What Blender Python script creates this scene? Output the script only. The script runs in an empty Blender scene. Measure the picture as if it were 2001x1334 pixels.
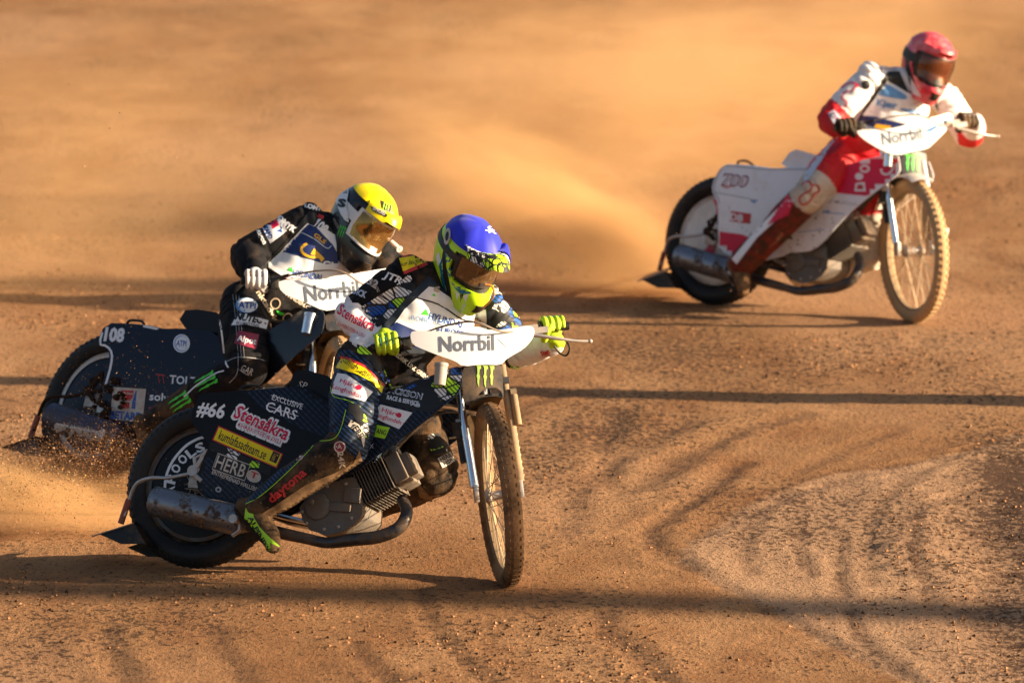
import bpy, bmesh, math, random
import numpy as np
from mathutils import Vector as V, Matrix, noise as mn
from mathutils.bvhtree import BVHTree
R = math.radians
random.seed(4)
SC = bpy.context.scene
C = SC.collection

# ------------------------------------------------------------------ camera
FPX, CX, CY, CAMH, PITCH = 13900.0, 1000.5, 667.0, 4.6267, R(7.6257)
CAM = V((0, 0, CAMH))
FW = V((0, math.cos(PITCH), -math.sin(PITCH)))
UP = V((0, math.sin(PITCH), math.cos(PITCH)))
cd = bpy.data.cameras.new('camera'); cam = bpy.data.objects.new('camera', cd); C.objects.link(cam)
cam.location = CAM; cam.rotation_euler = (R(90) - PITCH, 0, 0)
cd.sensor_width = 36; cd.lens = FPX / 2001 * 36
cd.clip_start = .5; cd.clip_end = 3000
cd.dof.use_dof = True; cd.dof.focus_distance = 27.6; cd.dof.aperture_fstop = 4.5
SC.camera = cam
# ------------------------------------------------------------------ light
SUN_EL, SUN_SL = R(15), .15          # sun is low, to the right and slightly on the camera's side
sdir = V((1, -SUN_SL, 0)).normalized() * math.cos(SUN_EL) + V((0, 0, math.sin(SUN_EL)))   # towards the sun
ld = bpy.data.lights.new('sun', 'SUN'); ld.energy = 5.0; ld.angle = R(.6); ld.color = (1, .77, .51)
sun = bpy.data.objects.new('sun', ld); C.objects.link(sun)
sun.rotation_euler = sdir.to_track_quat('Z', 'Y').to_euler()
w = bpy.data.worlds.new('World'); SC.world = w; w.use_nodes = True
nt = w.node_tree; bg = nt.nodes['Background']
sky = nt.nodes.new('ShaderNodeTexSky'); sky.sky_type = 'NISHITA'; sky.sun_disc = False
sky.sun_elevation = SUN_EL; sky.sun_rotation = math.atan2(sdir.x, sdir.y)
sky.dust_density = 3
nt.links.new(sky.outputs[0], bg.inputs[0]); bg.inputs[1].default_value = .05
vs = SC.view_settings; vs.view_transform = 'Standard'; vs.look = 'None'; vs.exposure = 1.66; vs.gamma = 1
vs.use_curve_mapping = False
SC.cycles.volume_step_rate = 2.0; SC.cycles.volume_max_steps = 96
SC.cycles.max_bounces = 6; SC.cycles.volume_bounces = 1

# ------------------------------------------------------------------ tracing helpers (pixels of the photograph -> points at real depth)
def ray(px, py): return FW + V((1, 0, 0)) * ((px - CX) / FPX) - UP * ((py - CY) / FPX)
def Wp(px, py, Y): d = ray(px, py); return CAM + d * (Y / d.y)
def ground(px, py, z=0): d = ray(px, py); return CAM + d * ((z - CAMH) / d.z)
def proj(p):
    q = p - CAM; z = q.dot(FW); return (CX + FPX * q.x / z, CY - FPX * q.dot(UP) / z)

# ------------------------------------------------------------------ materials
def lin(c): return tuple((x / 12.92 if x <= .04045 else ((x + .055) / 1.055) ** 2.4) for x in c)
DUST = (.36, .2, .09)
MATS = {}
def M(name, col, rough=.55, metal=0, dirt=0, dscale=9, coat=0, bump=0, bscale=300, dcol=DUST, dthr=.5, trans=0, sheen=0, sharp=.12, spec=None):
    if name in MATS: return MATS[name]
    m = bpy.data.materials.new(name); m.use_nodes = True; n = m.node_tree; L = n.links
    b = n.nodes['Principled BSDF']
    b.inputs['Base Color'].default_value = (*col, 1); b.inputs['Roughness'].default_value = rough
    b.inputs['Metallic'].default_value = metal; b.inputs['Coat Weight'].default_value = coat
    b.inputs['Coat Roughness'].default_value = .08
    b.inputs['Specular IOR Level'].default_value = spec if spec is not None else (.18 if rough > .6 else .35)
    if sheen: b.inputs['Sheen Weight'].default_value = sheen
    if trans: b.inputs['Transmission Weight'].default_value = trans
    tc = n.nodes.new('ShaderNodeTexCoord')
    if dirt:
        nz = n.nodes.new('ShaderNodeTexNoise'); nz.inputs['Scale'].default_value = dscale
        nz.inputs['Detail'].default_value = 9; nz.inputs['Roughness'].default_value = .72
        L.new(tc.outputs['Object'], nz.inputs[0])
        rp = n.nodes.new('ShaderNodeMapRange'); rp.inputs[1].default_value = dthr - sharp; rp.inputs[2].default_value = dthr + sharp
        rp.inputs[4].default_value = dirt
        L.new(nz.outputs[0], rp.inputs[0])
        mx = n.nodes.new('ShaderNodeMix'); mx.data_type = 'RGBA'
        mx.inputs[6].default_value = (*col, 1); mx.inputs[7].default_value = (*dcol, 1)
        L.new(rp.outputs[0], mx.inputs[0]); L.new(mx.outputs[2], b.inputs['Base Color'])
        mr = n.nodes.new('ShaderNodeMapRange'); mr.inputs[3].default_value = rough; mr.inputs[4].default_value = .9
        L.new(rp.outputs[0], mr.inputs[0]); L.new(mr.outputs[0], b.inputs['Roughness'])
        if metal:
            mm = n.nodes.new('ShaderNodeMath'); mm.operation = 'MULTIPLY_ADD'; mm.inputs[1].default_value = -metal; mm.inputs[2].default_value = metal
            L.new(rp.outputs[0], mm.inputs[0]); L.new(mm.outputs[0], b.inputs['Metallic'])
    if bump:
        nb = n.nodes.new('ShaderNodeTexNoise'); nb.inputs['Scale'].default_value = bscale; nb.inputs['Detail'].default_value = 4
        L.new(tc.outputs['Object'], nb.inputs[0])
        bp = n.nodes.new('ShaderNodeBump'); bp.inputs['Strength'].default_value = bump; bp.inputs['Distance'].default_value = .01
        L.new(nb.outputs[0], bp.inputs['Height']); L.new(bp.outputs[0], b.inputs['Normal'])
    MATS[name] = m; return m

def carbon(name, c1=(.004, .0045, .007), c2=(.022, .036, .075), sc=19, rough=.4):
    m = M(name, c1, rough, coat=.04, spec=.2); n = m.node_tree; L = n.links; b = n.nodes['Principled BSDF']
    tc = n.nodes.new('ShaderNodeTexCoord'); mp = n.nodes.new('ShaderNodeMapping'); mp.inputs['Rotation'].default_value = (0, R(52), 0)
    L.new(tc.outputs['Object'], mp.inputs[0])
    wv = n.nodes.new('ShaderNodeTexWave'); wv.bands_direction = 'X'; wv.inputs['Scale'].default_value = sc; wv.inputs['Distortion'].default_value = .3
    wz = n.nodes.new('ShaderNodeTexWave'); wz.bands_direction = 'Z'; wz.inputs['Scale'].default_value = sc * .6; wz.inputs['Distortion'].default_value = 1.5
    L.new(mp.outputs[0], wv.inputs[0]); L.new(mp.outputs[0], wz.inputs[0])
    mu = n.nodes.new('ShaderNodeMath'); mu.operation = 'MULTIPLY'
    ad = n.nodes.new('ShaderNodeMath'); ad.operation = 'MULTIPLY_ADD'; ad.inputs[1].default_value = .5; ad.inputs[2].default_value = .5
    L.new(wz.outputs[1], ad.inputs[0]); L.new(wv.outputs[1], mu.inputs[0]); L.new(ad.outputs[0], mu.inputs[1])
    mx = n.nodes.new('ShaderNodeMix'); mx.data_type = 'RGBA'; mx.inputs[6].default_value = (*c1, 1); mx.inputs[7].default_value = (*c2, 1)
    L.new(mu.outputs[0], mx.inputs[0]); L.new(mx.outputs[2], b.inputs['Base Color'])
    return m

def shards(name, sc=17, cols=None, dirt=.25):
    m = M(name, (.01, .01, .012), .6, dirt=0); n = m.node_tree; L = n.links; b = n.nodes['Principled BSDF']
    tc = n.nodes.new('ShaderNodeTexCoord'); mp = n.nodes.new('ShaderNodeMapping'); mp.inputs['Rotation'].default_value = (.3, .6, .2); mp.inputs['Scale'].default_value = (1, 1, 1.7)
    L.new(tc.outputs['Object'], mp.inputs[0])
    vo = n.nodes.new('ShaderNodeTexVoronoi'); vo.inputs['Scale'].default_value = sc
    ve = n.nodes.new('ShaderNodeTexVoronoi'); ve.feature = 'DISTANCE_TO_EDGE'; ve.inputs['Scale'].default_value = sc
    L.new(mp.outputs[0], vo.inputs[0]); L.new(mp.outputs[0], ve.inputs[0])
    sp = n.nodes.new('ShaderNodeSeparateColor'); L.new(vo.outputs['Color'], sp.inputs[0])
    cr = n.nodes.new('ShaderNodeValToRGB'); cr.color_ramp.interpolation = 'CONSTANT'
    cols = cols or [(0, (.01, .01, .012)), (.3, (.75, .75, .75)), (.58, (.01, .01, .012)), (.68, (.45, .85, .02)), (.84, (.01, .09, .42))]
    el = cr.color_ramp.elements
    while len(el) < len(cols): el.new(.5)
    for e, (p, c) in zip(el, cols): e.position = p; e.color = (*c, 1)
    L.new(sp.outputs[0], cr.inputs[0])
    wv = n.nodes.new('ShaderNodeTexWave'); wv.inputs['Scale'].default_value = sc * 1.1; L.new(mp.outputs[0], wv.inputs[0])
    gt = n.nodes.new('ShaderNodeMath'); gt.operation = 'GREATER_THAN'; gt.inputs[1].default_value = .07; L.new(ve.outputs[0], gt.inputs[0])
    g2 = n.nodes.new('ShaderNodeMath'); g2.operation = 'GREATER_THAN'; g2.inputs[1].default_value = .2; L.new(wv.outputs[1], g2.inputs[0])
    mu = n.nodes.new('ShaderNodeMath'); mu.operation = 'MULTIPLY'; L.new(gt.outputs[0], mu.inputs[0]); L.new(g2.outputs[0], mu.inputs[1])
    mx = n.nodes.new('ShaderNodeMix'); mx.data_type = 'RGBA'; mx.inputs[6].default_value = (.012, .012, .014, 1)
    L.new(mu.outputs[0], mx.inputs[0]); L.new(cr.outputs[0], mx.inputs[7]); L.new(mx.outputs[2], b.inputs['Base Color'])
    return m

black_cloth = M('black_cloth', (.006, .006, .008), .8, dirt=.2, dscale=7, dthr=.62, bump=.25, bscale=260)
dusty_cloth = M('dusty_cloth', (.012, .010, .009), .8, dirt=.6, dscale=9, dthr=.6, bump=.4, bscale=200, sharp=.2)
white_cloth = M('white_cloth', (.78, .77, .78), .75, dirt=.25, dscale=9, dthr=.6, bump=.2, bscale=200)
red_cloth = M('red_cloth', (.6, .01, .02), .6, dirt=.3, dscale=9, dthr=.6, bump=.2, bscale=200)
mud_red = M('muddy_red_cloth', (.28, .03, .02), .8, dirt=.95, dscale=14, dthr=.44, dcol=(.06, .03, .015), bump=.6, bscale=90)
mud = M('caked_mud', (.07, .036, .018), .9, dirt=.7, dscale=14, bump=1, bscale=70)
carbon_cloth = carbon('carbon_print_cloth', c2=(.03, .07, .16), sc=22, rough=.6)
carbon_pan = carbon('carbon_panel')
black_pan = M('black_panel', (.005, .005, .007), .45, coat=.04, spec=.2, dirt=.3, dscale=40, dthr=.7, sharp=.04)
navy_pan = M('navy_panel', (.005, .009, .023), .4, coat=.08, spec=.22, dirt=.35, dscale=60, dthr=.68, sharp=.04)
white_pan = M('white_panel', (.78, .78, .82), .35, coat=.3, dirt=.3, dscale=7, dthr=.62)
red_pan = M('red_panel', (.6, .008, .03), .35, coat=.4, dirt=.2, dthr=.65)
plate_white = M('plate_white', (.8, .8, .8), .4, coat=.2)
plate_speck = M('plate_white_speckled', (.78, .78, .78), .4, dirt=1, dscale=42, dthr=.66, sharp=.015, dcol=(.04, .025, .015))
plate_grey = M('plate_dark_grey', (.02, .022, .028), .55, dirt=.75, dscale=7, dthr=.52, dcol=(.22, .15, .09))
plate_navy = M('plate_slate', (.025, .03, .04), .5, dirt=.3, dthr=.6)
chrome = M('chrome', (.75, .76, .78), .18, 1, dirt=.25, dthr=.62)
alu = M('aluminium', (.5, .5, .5), .4, 1, dirt=.6, dscale=14)
steel_dk = M('dark_steel', (.07, .065, .065), .38, .8, dirt=.8, dscale=14, dthr=.52, sharp=.06, dcol=(.12, .075, .045))
steel_sil = M('silencer_steel', (.22, .23, .26), .36, .8, dirt=.95, dscale=13, dthr=.55, sharp=.04, dcol=(.045, .028, .018))
engine_m = M('cast_engine', (.15, .138, .125), .55, .35, dirt=.75, dscale=9, dcol=(.17, .115, .07), bump=.25, bscale=60)
cover_m = M('rocker_cover_grey', (.2, .18, .16), .5, .35, dirt=.7, dscale=9, dcol=(.17, .115, .07))
rubber = M('tyre_rubber', (.012, .012, .013), .6, dirt=.4, dscale=9, dthr=.6, dcol=(.09, .055, .032))
rubber_dirt = M('dusty_tyre', (.03, .02, .013), .85, dirt=.85, dscale=6, dthr=.42, dcol=(.3, .17, .085))
rubber_sand = M('sandy_tyre', (.34, .22, .12), .85, dirt=.9, dscale=6, dthr=.35, dcol=(.45, .3, .16))
rim_dk = M('dark_rim', (.03, .028, .028), .4, .5, dirt=.6, dscale=10)
rim_dust = M('dusty_rim', (.2, .15, .1), .7, dirt=.7, dscale=10, dcol=(.4, .26, .14))
spoke_m = M('dusty_spoke', (.5, .4, .28), .5, .4, dirt=.6, dscale=12, dcol=(.42, .28, .15))
blk = M('black_plastic', (.012, .012, .012), .5, dirt=.3, dthr=.6)
mudbits = M('mud_dark', (.035, .02, .012), .95, bump=1, bscale=60)
brown_guard = M('brown_mudguard', (.06, .04, .022), .7, dirt=.6, dscale=8, dcol=(.16, .1, .05))
grey_rubber = M('grey_flap', (.16, .15, .15), .6, dirt=.5)
silver_can = M('pale_can', (.35, .33, .3), .5, dirt=.5, dcol=(.3, .2, .12))
lime = M('lime', (.52, .85, .01), .4, coat=.3)
teal = M('teal', (.0, .16, .3), .4, coat=.3)
blue_cover = M('blue_cloth_cover', (.012, .022, .55), .55, sheen=.15)
yellow = M('helmet_yellow', (.9, .7, .0), .35, coat=.4)
red_shell = M('helmet_red', (.75, .02, .05), .3, coat=.5, dirt=.55, dscale=11, dthr=.52, dcol=(.9, .45, .4))
shell_blk = M('helmet_black', (.01, .013, .018), .3, coat=.6, dirt=.25, dthr=.62)
shell_wht = M('helmet_white', (.75, .75, .75), .35, coat=.5, dirt=.2)
gold_lens = M('gold_lens', (.42, .24, .08), .12, .85, dirt=.5, dscale=34, dthr=.6, sharp=.04)
amber_lens = M('amber_lens', (.13, .07, .03), .12, .3, coat=.8, dirt=.4, dscale=30, dthr=.6, sharp=.05)
orange_lens = M('orange_lens', (.15, .045, .018), .15, .5, coat=.8)
skin = M('skin', (.42, .2, .13), .5)
glove_lime = M('glove_lime', (.42, .6, .02), .6, dirt=.3, dthr=.6, bump=.3)
glove_teal = M('glove_teal', (.0, .19, .24), .6)
glove_white = M('glove_white', (.68, .67, .66), .65, dirt=.3)
glove_blk = M('glove_black', (.015, .014, .013), .65, dirt=.3)
# inks
ik = {k: M('ink_' + k, c, .45) for k, c in dict(
    white=(.8, .8, .82), black=(.012, .012, .012), red=(.62, .01, .06), grey=(.13, .15, .19), yellow=(.85, .66, .0), green=(.06, .62, .05),
    blue=(.02, .09, .36), lblue=(.12, .3, .6), navy=(.014, .03, .13), slate=(.02, .028, .04), maroon=(.24, .03, .06), pale=(.55, .62, .74), gold=(.75, .42, .02),
    dgreen=(.0, .3, .07), orange=(.75, .2, .03), limeg=(.4, .75, .02), redbr=(.5, .03, .03), silver=(.4, .4, .42), pgreen=(.4, .6, .12)).items()}
ik['shard'] = shards('ink_shards'); ik['carbon'] = carbon_pan; ik['carbonc'] = carbon_cloth
ik['dwhite'] = M('ink_dusty_white', (.62, .58, .52), .6, dirt=.5, dscale=14)
ik['dust'] = M('ink_dust', (.34, .21, .11), .9, dirt=.8, dscale=20, dcol=(.12, .07, .04))
ik['mud'] = M('ink_mud', (.05, .03, .02), .95, dirt=.6, dscale=60, bump=.8, bscale=80)
ik['cream'] = M('ink_cream', (.5, .42, .33), .7, dirt=.5)

# ------------------------------------------------------------------ objects
WM = {}
def link(name, me, parent=None, local=None):
    o = bpy.data.objects.new(name, me); C.objects.link(o)
    lm = local if local is not None else Matrix()
    if parent is not None: o.parent = parent; WM[o.name] = WM[parent.name] @ lm
    else: WM[o.name] = lm
    o.matrix_local = lm
    return o
def thing(name, mw, label, cat, group=None):
    o = link(name, None, None, mw); o['label'] = label; o['category'] = cat
    if group: o['group'] = group
    return o

def catmull(pts, k=5):
    pts = [V(p) for p in pts]
    if len(pts) < 3 or k < 2: return pts
    q = [pts[0] * 2 - pts[1]] + pts + [pts[-1] * 2 - pts[-2]]
    out = []
    for i in range(1, len(q) - 2):
        a, b, c, d = q[i - 1:i + 3]
        for s in range(k):
            t = s / k
            out.append(.5 * ((2 * b) + (c - a) * t + (2 * a - 5 * b + 4 * c - d) * t * t + (3 * b - a - 3 * c + d) * t ** 3))
    out.append(pts[-1]); return out

class MB:
    def __init__(s): s.v = []; s.f = []; s.mi = []; s.cur = 0
    def add(s, vs, fs):
        n = len(s.v); s.v += [V(v) for v in vs]
        for f in fs: s.f.append([i + n for i in f]); s.mi.append(s.cur)
        return s
    def tube(s, pts, r, n=10, k=5, cap=True, flat=None):
        rs = r if isinstance(r, (list, tuple)) else [r] * len(pts)
        P = catmull(pts, k); m = len(pts) - 1
        if len(P) > len(pts):
            rr = []
            for i in range(len(P)):
                u = i / (len(P) - 1) * m; j = min(int(u), m - 1); rr.append(rs[j] + (rs[j + 1] - rs[j]) * (u - j))
        else: rr = list(rs)
        vs, fs = [], []; ref = None
        for i, p in enumerate(P):
            t = (P[min(i + 1, len(P) - 1)] - P[max(i - 1, 0)])
            t = t.normalized() if t.length > 1e-9 else V((0, 0, 1))
            if ref is None:
                ref = V((0, 0, 1)) if abs(t.z) < .9 else V((1, 0, 0))
                if flat is not None: ref = V(flat[0])
            a = (ref - t * ref.dot(t)).normalized(); ref = a; b = t.cross(a)
            fa = flat[1] if flat is not None else 1
            for j in range(n):
                th = 2 * math.pi * j / n; vs.append(p + (a * math.cos(th) * fa + b * math.sin(th)) * rr[i])
        for i in range(len(P) - 1):
            for j in range(n):
                fs.append([i * n + j, i * n + (j + 1) % n, (i + 1) * n + (j + 1) % n, (i + 1) * n + j])
        if cap: fs.append(list(range(n))[::-1]); fs.append([(len(P) - 1) * n + j for j in range(n)])
        return s.add(vs, fs)
    def ball(s, c, r, sc=(1, 1, 1), n=12, m=8, rot=None):
        vs, fs = [], []; c = V(c)
        for i in range(1, m):
            a = math.pi * i / m
            for j in range(n):
                b = 2 * math.pi * j / n
                p = V((math.sin(a) * math.cos(b) * sc[0], math.sin(a) * math.sin(b) * sc[1], math.cos(a) * sc[2])) * r
                vs.append(c + (rot @ p if rot else p))
        t = V((0, 0, r * sc[2])); t = rot @ t if rot else t
        vs += [c + t, c - t]; T = len(vs) - 2
        for i in range(m - 2):
            for j in range(n): fs.append([i * n + j, (i + 1) * n + j, (i + 1) * n + (j + 1) % n, i * n + (j + 1) % n])
        for j in range(n):
            fs.append([T, j, (j + 1) % n]); fs.append([T + 1, (m - 2) * n + (j + 1) % n, (m - 2) * n + j])
        return s.add(vs, fs)
    def capsule(s, a, b, ra, rb, n=14):
        s.tube([a, b], [ra, rb], n=n, k=1); s.ball(a, ra, n=n); s.ball(b, rb, n=n); return s
    def box(s, c, h, ax=None):
        c = V(c); X, Y, Z = ax if ax else (V((1, 0, 0)), V((0, 1, 0)), V((0, 0, 1)))
        vs = [c + X * h[0] * i + Y * h[1] * j + Z * h[2] * k for i in (-1, 1) for j in (-1, 1) for k in (-1, 1)]
        return s.add(vs, [[0, 1, 3, 2], [4, 6, 7, 5], [0, 4, 5, 1], [2, 3, 7, 6], [0, 2, 6, 4], [1, 5, 7, 3]])
    def lathe(s, prof, o, axis, n=40, closed=False):
        o = V(o); t = V(axis).normalized(); ref = V((0, 0, 1)) if abs(t.z) < .9 else V((1, 0, 0))
        a = (ref - t * ref.dot(t)).normalized(); b = t.cross(a); vs, fs = [], []
        for r, h in prof:
            for j in range(n):
                th = 2 * math.pi * j / n; vs.append(o + t * h + (a * math.cos(th) + b * math.sin(th)) * r)
        m = len(prof)
        for i in range(m if closed else m - 1):
            for j in range(n):
                k2 = (i + 1) % m; fs.append([i * n + j, k2 * n + j, k2 * n + (j + 1) % n, i * n + (j + 1) % n])
        return s.add(vs, fs)
    def loft(s, secs, n=20):
        vs, fs = [], []
        for c, a, b in secs:
            for j in range(n):
                th = 2 * math.pi * j / n; vs.append(V(c) + V(a) * math.cos(th) + V(b) * math.sin(th))
        for i in range(len(secs) - 1):
            for j in range(n): fs.append([i * n + j, i * n + (j + 1) % n, (i + 1) * n + (j + 1) % n, (i + 1) * n + j])
        fs.append(list(range(n))[::-1]); fs.append([(len(secs) - 1) * n + j for j in range(n)])
        return s.add(vs, fs)
    def mesh(s, name, mats, smooth=40, bevel=0):
        me = bpy.data.meshes.new(name); me.from_pydata([tuple(v) for v in s.v], [], s.f)
        for m in (mats if isinstance(mats, (list, tuple)) else [mats]): me.materials.append(m)
        me.polygons.foreach_set('material_index', s.mi)
        bm = bmesh.new(); bm.from_mesh(me)
        if bevel:
            ed = [e for e in bm.edges if len(e.link_faces) == 2 and e.calc_face_angle(0) > R(35)]
            bmesh.ops.bevel(bm, geom=ed, offset=bevel, segments=2, affect='EDGES', profile=.6)
        bmesh.ops.recalc_face_normals(bm, faces=bm.faces)
        bm.to_mesh(me); bm.free()
        if smooth:
            me.polygons.foreach_set('use_smooth', [True] * len(me.polygons)); me.set_sharp_from_angle(angle=R(smooth))
        return me
    def build(s, name, mats, parent, local=None, smooth=40, bevel=0):
        return link(name, s.mesh(name, mats, smooth, bevel), parent, local)

def chaikin(p, n=2, closed=True):
    for _ in range(n):
        q = []; m = len(p)
        for i in range(m if closed else m - 1):
            a, b = p[i], p[(i + 1) % m]
            q += [(a[0] * .75 + b[0] * .25, a[1] * .75 + b[1] * .25), (a[0] * .25 + b[0] * .75, a[1] * .25 + b[1] * .75)]
        p = q
    return p

# ------------------------------------------------------------------ decals: flat prints laid on the surface under them
def grid_cut(bm, g):
    xs = [v.co.x for v in bm.verts]; ys = [v.co.y for v in bm.verts]
    if not xs: return
    for ax, lo, hi in ((0, min(xs), max(xs)), (1, min(ys), max(ys))):
        k = math.ceil(lo / g + .01)
        while k * g < hi:
            co = [0, 0, 0]; no = [0, 0, 0]; co[ax] = k * g; no[ax] = 1
            bmesh.ops.bisect_plane(bm, geom=bm.verts[:] + bm.edges[:] + bm.faces[:], plane_co=co, plane_no=no, dist=1e-4)
            k += 1
TXT = {}
def text_mesh(s, off=0.0):
    k = (s, off)
    if k in TXT: return TXT[k]
    cu = bpy.data.curves.new('t', 'FONT'); cu.body = s; cu.size = 1; cu.resolution_u = 2; cu.offset = off
    o = bpy.data.objects.new('t', cu); C.objects.link(o)
    dg = bpy.context.evaluated_depsgraph_get()
    me = o.evaluated_get(dg).to_mesh()
    vs = [tuple(v.co[:2]) for v in me.vertices]; fs = [tuple(p.vertices) for p in me.polygons]
    o.evaluated_get(dg).to_mesh_clear()
    bpy.data.objects.remove(o); bpy.data.curves.remove(cu)
    TXT[k] = (vs, fs); return TXT[k]
BV = {}
def bvh(o):
    if o.name not in BV:
        m = WM[o.name]; me = o.data
        BV[o.name] = BVHTree.FromPolygons([m @ v.co for v in me.vertices], [tuple(p.vertices) for p in me.polygons])
    return BV[o.name]
def lay(target, name, mat, vs, fs, off=.0015, g=10):
    """vs: photo-pixel positions; drops them on the target's surface as real geometry"""
    if target.name.startswith(('race_suit', 'boot')) and g: g = 5
    bm = bmesh.new(); bv = [bm.verts.new((x, y, 0)) for x, y in vs]
    for f in fs:
        try: bm.faces.new([bv[i] for i in f])
        except ValueError: pass
    if g:
        grid_cut(bm, g)
    tree = bvh(target); inv = WM[target.name].inverted(); dead = []
    for v in bm.verts:
        d = ray(v.co.x, v.co.y).normalized(); h = tree.ray_cast(CAM, d)
        if h[0] is None: dead.append(v); continue
        nn = h[1] if h[1].dot(d) < 0 else -h[1]
        off_ = off * .5; v.co = inv @ (h[0] + nn * off_ - d * off_ * .5)
    bmesh.ops.delete(bm, geom=dead, context='VERTS')
    if not bm.faces: bm.free(); return None
    # drop faces that bridge from one fold to another
    bad = [e for e in bm.edges if e.calc_length() > .09]
    if g: bmesh.ops.delete(bm, geom=bad, context='EDGES')
    for f in bm.faces: f.smooth = True
    me = bpy.data.meshes.new(name); bm.to_mesh(me); bm.free(); me.materials.append(mat)
    return link(name, me, target)
def patch(t, ink, poly, name='printed_patch', off=.0015, g=10, rnd=0):
    if rnd: poly = chaikin(poly, rnd)
    return lay(t, name, ik[ink] if isinstance(ink, str) else ink, poly, [list(range(len(poly)))], off, g)
def line(t, ink, pts, wd, name='piping', off=.002, closed=False):
    p = [V(q) for q in pts]
    P = catmull([V((a[0], a[1], 0)) for a in pts], 4); vs = []; fs = []
    for i, q in enumerate(P):
        tt = (P[min(i + 1, len(P) - 1)] - P[max(i - 1, 0)]).normalized(); nn = V((-tt.y, tt.x, 0)) * wd / 2
        vs += [(q.x + nn.x, q.y + nn.y), (q.x - nn.x, q.y - nn.y)]
    for i in range(len(P) - 1): fs.append([2 * i, 2 * i + 1, 2 * i + 3, 2 * i + 2])
    return lay(t, name, ik[ink], vs, fs, off, 10)
def text(t, ink, s, c, wd, ht, ang=0, shear=0, bend=0, off=.0022, bold=0, name='lettering', g=10):
    vs, fs = text_mesh(s, bold); b, _ = text_mesh(s)
    x0 = min(v[0] for v in b); x1 = max(v[0] for v in b); y0 = min(v[1] for v in b); y1 = max(v[1] for v in b)
    a = R(ang); ca, sa = math.cos(a), math.sin(a); out = []
    for x, y in vs:
        u = (x - x0) / (x1 - x0) - .5; q = (y - y0) / (y1 - y0) - .5
        X = u * wd + shear * q * ht; Y = -q * ht + bend * (4 * u * u - .33)
        out.append((c[0] + X * ca - Y * sa, c[1] + X * sa + Y * ca))
    return lay(t, name, ik[ink], out, fs, off, g)
def rim(t, ink, P, wd, sel, inset, name='edge_trim'):
    """a trim line just inside a panel's outline"""
    area = sum(a[0] * b[1] - b[0] * a[1] for a, b in zip(P, P[1:] + P[:1])); sg = 1 if area > 0 else -1; n = len(P); run = []; k0 = next(i for i in range(n) if not sel(*P[i]))
    def flush():
        if len(run) > 2:
            vs = []
            for p, q in run: vs += [(p.x + q.x * inset, p.y + q.y * inset), (p.x + q.x * (inset + wd), p.y + q.y * (inset + wd))]
            lay(t, name, ik[ink], vs, [[2 * i, 2 * i + 1, 2 * i + 3, 2 * i + 2] for i in range(len(run) - 1)], .002, 10)
        run.clear()
    for i in range(k0, k0 + n + 1):
        a, p, b = V(P[(i - 1) % n]), V(P[i % n]), V(P[(i + 1) % n])
        if sel(*p):
            d = (b - a).normalized(); run.append((p, V((-d.y, d.x)) * sg))
        else: flush()
    flush()
def spatter(t, ink, cx, cy, sx, sy, n, r0=.6, r1=3, ang=0, name='mud_spatter', off=.002):
    vs = []; fs = []; ca, sa = math.cos(R(ang)), math.sin(R(ang)); rr = random.Random(int(cx * 7 + cy))
    for _ in range(n):
        u, v = rr.gauss(0, sx), rr.gauss(0, sy); x = cx + u * ca - v * sa; y = cy + u * sa + v * ca; r_ = r0 + (r1 - r0) * rr.random() ** 4; k = len(vs)
        vs += [(x + r_ * rr.uniform(.6, 1.5) * math.cos(q), y + r_ * rr.uniform(.5, 1.1) * math.sin(q)) for q in (0, 1.1, 2.1, 3.1, 4.2, 5.2)]; fs.append(list(range(k, k + 6)))
    o = lay(t, name, ik[ink], vs, fs, off, None)
    if o: o['kind'] = 'stuff'
    return o
def ell(cx, cy, rx, ry, n=20, a=0):
    ca, sa = math.cos(R(a)), math.sin(R(a))
    return [(cx + rx * math.cos(i * 2 * math.pi / n) * ca - ry * math.sin(i * 2 * math.pi / n) * sa, cy + rx * math.cos(i * 2 * math.pi / n) * sa + ry * math.sin(i * 2 * math.pi / n) * ca) for i in range(n)]
def quad(cx, cy, wd, ht, ang=0, skew=0):
    a = R(ang); ca, sa = math.cos(a), math.sin(a); o = []
    for u, q in ((-1, -1), (1, -1), (1, 1), (-1, 1)):
        X = u * wd / 2 - skew * q * ht / 2; Y = q * ht / 2; o.append((cx + X * ca - Y * sa, cy + X * sa + Y * ca))
    return o
CLAW = [[(0, .02), (.1, 0), (.3, .06), (.3, .2), (.24, .2), (.22, .42), (.27, .5), (.23, .7), (.24, .98), (.14, .8), (.13, .6), (.08, .5), (.13, .38), (.1, .12)]]
def claws(t, ink, cx, cy, wd, ht, ang=0, off=.0025):
    """three ragged vertical strokes"""
    a = R(ang); ca, sa = math.cos(a), math.sin(a)
    for k in range(3):
        poly = []
        for u, v in CLAW[0]:
            X = (u + k * .33 - .5 + (.02 if k else 0)) * wd; Y = (v * (1 if k != 1 else 1.03) - .5) * ht
            poly.append((cx + X * ca - Y * sa, cy + X * sa + Y * ca))
        patch(t, ink, poly, 'claw_mark', off, 8)

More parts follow.
